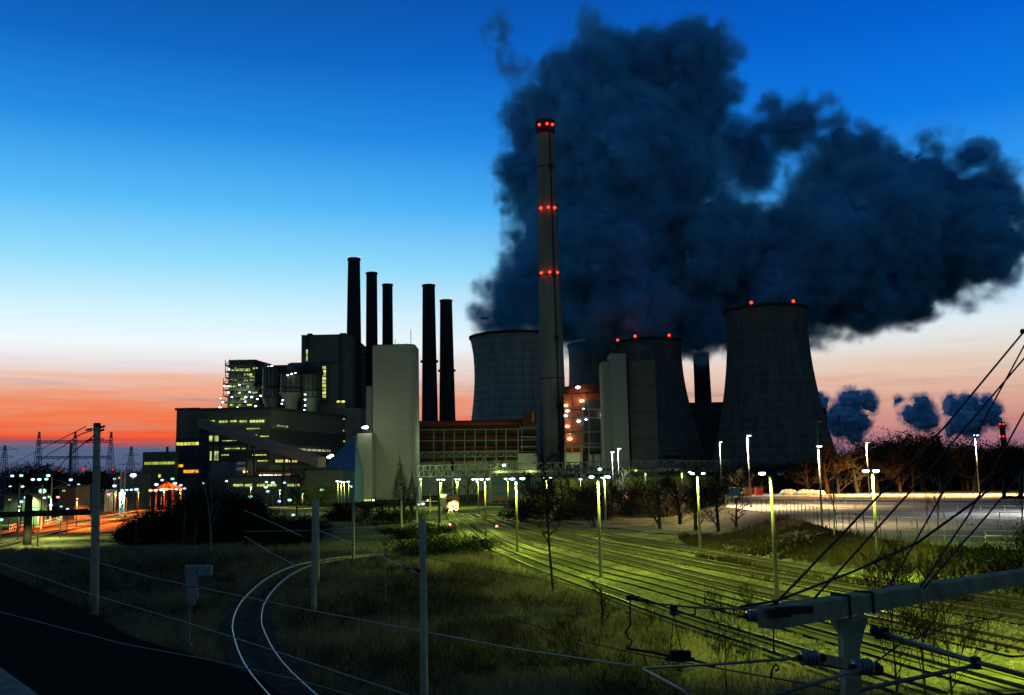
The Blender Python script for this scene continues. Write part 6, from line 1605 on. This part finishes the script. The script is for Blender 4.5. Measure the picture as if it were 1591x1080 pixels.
tube_thing([(1335, 1072, 10), (1440, 1050, 10.2), (1516, 1034, 10.2)], .022, 'bracket_tube', 'tube rising right to meet the thick slanting one', tube_m)
tube_thing([(1205, 1080, 9.6), (1270, 1060, 10), (1338, 1040, 10.5)], .02, 'bracket_tube', 'tube rising to the glassy insulator from the bottom edge', tube_m)
tube_thing([(1000, 1038, 14), (1130, 1031, 12.5), (1248, 1022, 11.4)], .018, 'stay_rod', 'nearly level rod running left from the insulator by the post', tube_m)
tube_thing([(1000, 1040, 14), (1060, 1072, 12.6), (1085, 1090, 12)], .024, 'stay_rod', 'short rod slanting down to the bottom edge', tube_m)
tube_thing([(1345, 1040, 11), (1400, 1000, 11.5), (1470, 975, 13), (1560, 958, 15)], .01, 'stay_rod', 'thin dark rod rising right behind the leggy shrubs', wire_dark)
mb = MB(); c = at(1369, 984, 11.4); mb.box(c, (.14, .08, .12), .4); mb.ball(c + Vector((-.07, 0, .03)), .06, 8, 6); mb.ball(c + Vector((.08, 0, -.03)), .05, 8, 6); tag(mb.build('pivot_fitting', black_m), 'dark pivot fitting right of the concrete post', 'fitting')
mb = MB(); c = at(1516, 1030, 10.2); mb.box(c, (.07, .07, .12), .3); tag(mb.build('tube_clamp', black_m), 'dark clamp where the two tubes meet at the lower right', 'clamp')
mb = MB(); A_, B_ = at(1270, 1024, 11.5), at(1310, 1032, 12.2); mb.bar(A_, B_, .14); tag(mb.build('cantilever_stub', beam_m), 'short stub holding the insulator to the concrete post', 'bracket')
mb = MB(); A_, B_ = at(1342, 1040, 11), at(1368, 1042, 10.8); mb.bar(A_, B_, .12); tag(mb.build('cantilever_stub', black_m), 'dark stub right of the glassy insulator', 'bracket')
# droppers and gear left of the beam
def cable_thing(pts, r, lab, name='dropper', cat='cable'):
    P = curve([at(*p) for p in pts], .12); mb = MB(); mb.tube(P, r, 6); return tag(mb.build(name, wire_dark, None, True), lab, cat)
cable_thing([(979, 929, 18), (979, 955, 18), (979, 972, 18), (973, 981, 18), (975, 990, 18), (982, 996, 18), (978, 1004, 18), (974, 1008, 18)], .016, 'curled dark dropper cable hanging in the meadow')
cable_thing([(1202, 962, 12), (1202, 990, 12), (1202, 1015, 12)], .01, 'short dark dropper under the tip of the beam')
cable_thing([(1198, 1055, 11.5), (1200, 1040, 11.5), (1206, 1032, 11.5), (1210, 1040, 11.5), (1204, 1042, 11.5)], .012, 'small curly hook cable left of the concrete post')
cable_thing([(1047, 948, 17), (1052, 980, 17), (1060, 1016, 17)], .010, 'thin dark cable from the small insulator to the switch gear, right one')
cable_thing([(1047, 948, 17), (1044, 985, 17), (1041, 1012, 17)], .008, 'thin dark cable from the small insulator to the switch gear, left one')
mb = MB(); c = at(979, 929, 18); mb.box(c, (.14, .08, .08)); mb.ball(c + Vector((.12, 0, -.02)), .05, 6, 5); mb.tube([c, at(1005, 934, 17.5)], .03, 6); tag(mb.build('line_clamp', black_m), 'dark clamp at the top of the curled dropper', 'clamp')
mb = MB(); c = at(1047, 948, 17)
for k in range(3): mb.ball(c + Vector((0, 0, (k - 1) * .055)), .075, 8, 5, (1, 1, .55))
tag(mb.build('post_insulator', black_m), 'small dark insulator hanging over the nearest track', 'insulator')
wire([(979, 930, 18), (1018, 938, 17.4), (1080, 944, 16), (1150, 946, 13.5), (1200, 940, 12)], .012, 'dark line from the clamp across to the beam tip', m=wire_dark)
wire([(1040, 952, 17), (1080, 955, 16), (1080, 945, 16)], .010, 'short dark hook line beside the small insulator', m=wire_dark)
t = thing('switch_gear', at(1055, 1018, 17), 'dark switch gear block on the line in the meadow', 'switch gear'); mb = MB()
for px, w in ((1047, .13), (1056, .17), (1067, .12)): c = at(px, 1019, 17); mb.box(c, (w, .12, .13 + w * .3), .1)
mb.build('casing', black_m, t); mb = MB(); mb.tube([at(975, 1008, 17.5), at(1015, 1014, 17.2), at(1047, 1021, 17), at(1085, 1028, 16.6), at(1110, 1035, 16)], .022, 6); mb.build('carrier_rod', black_m, t)
for dx in (-1, 1): mb = MB(); mb.ball(at(1056 + dx * 17, 1024, 16.9), .05, 6, 5, (1.5, 1, .7)); mb.build('terminal', black_m, t)
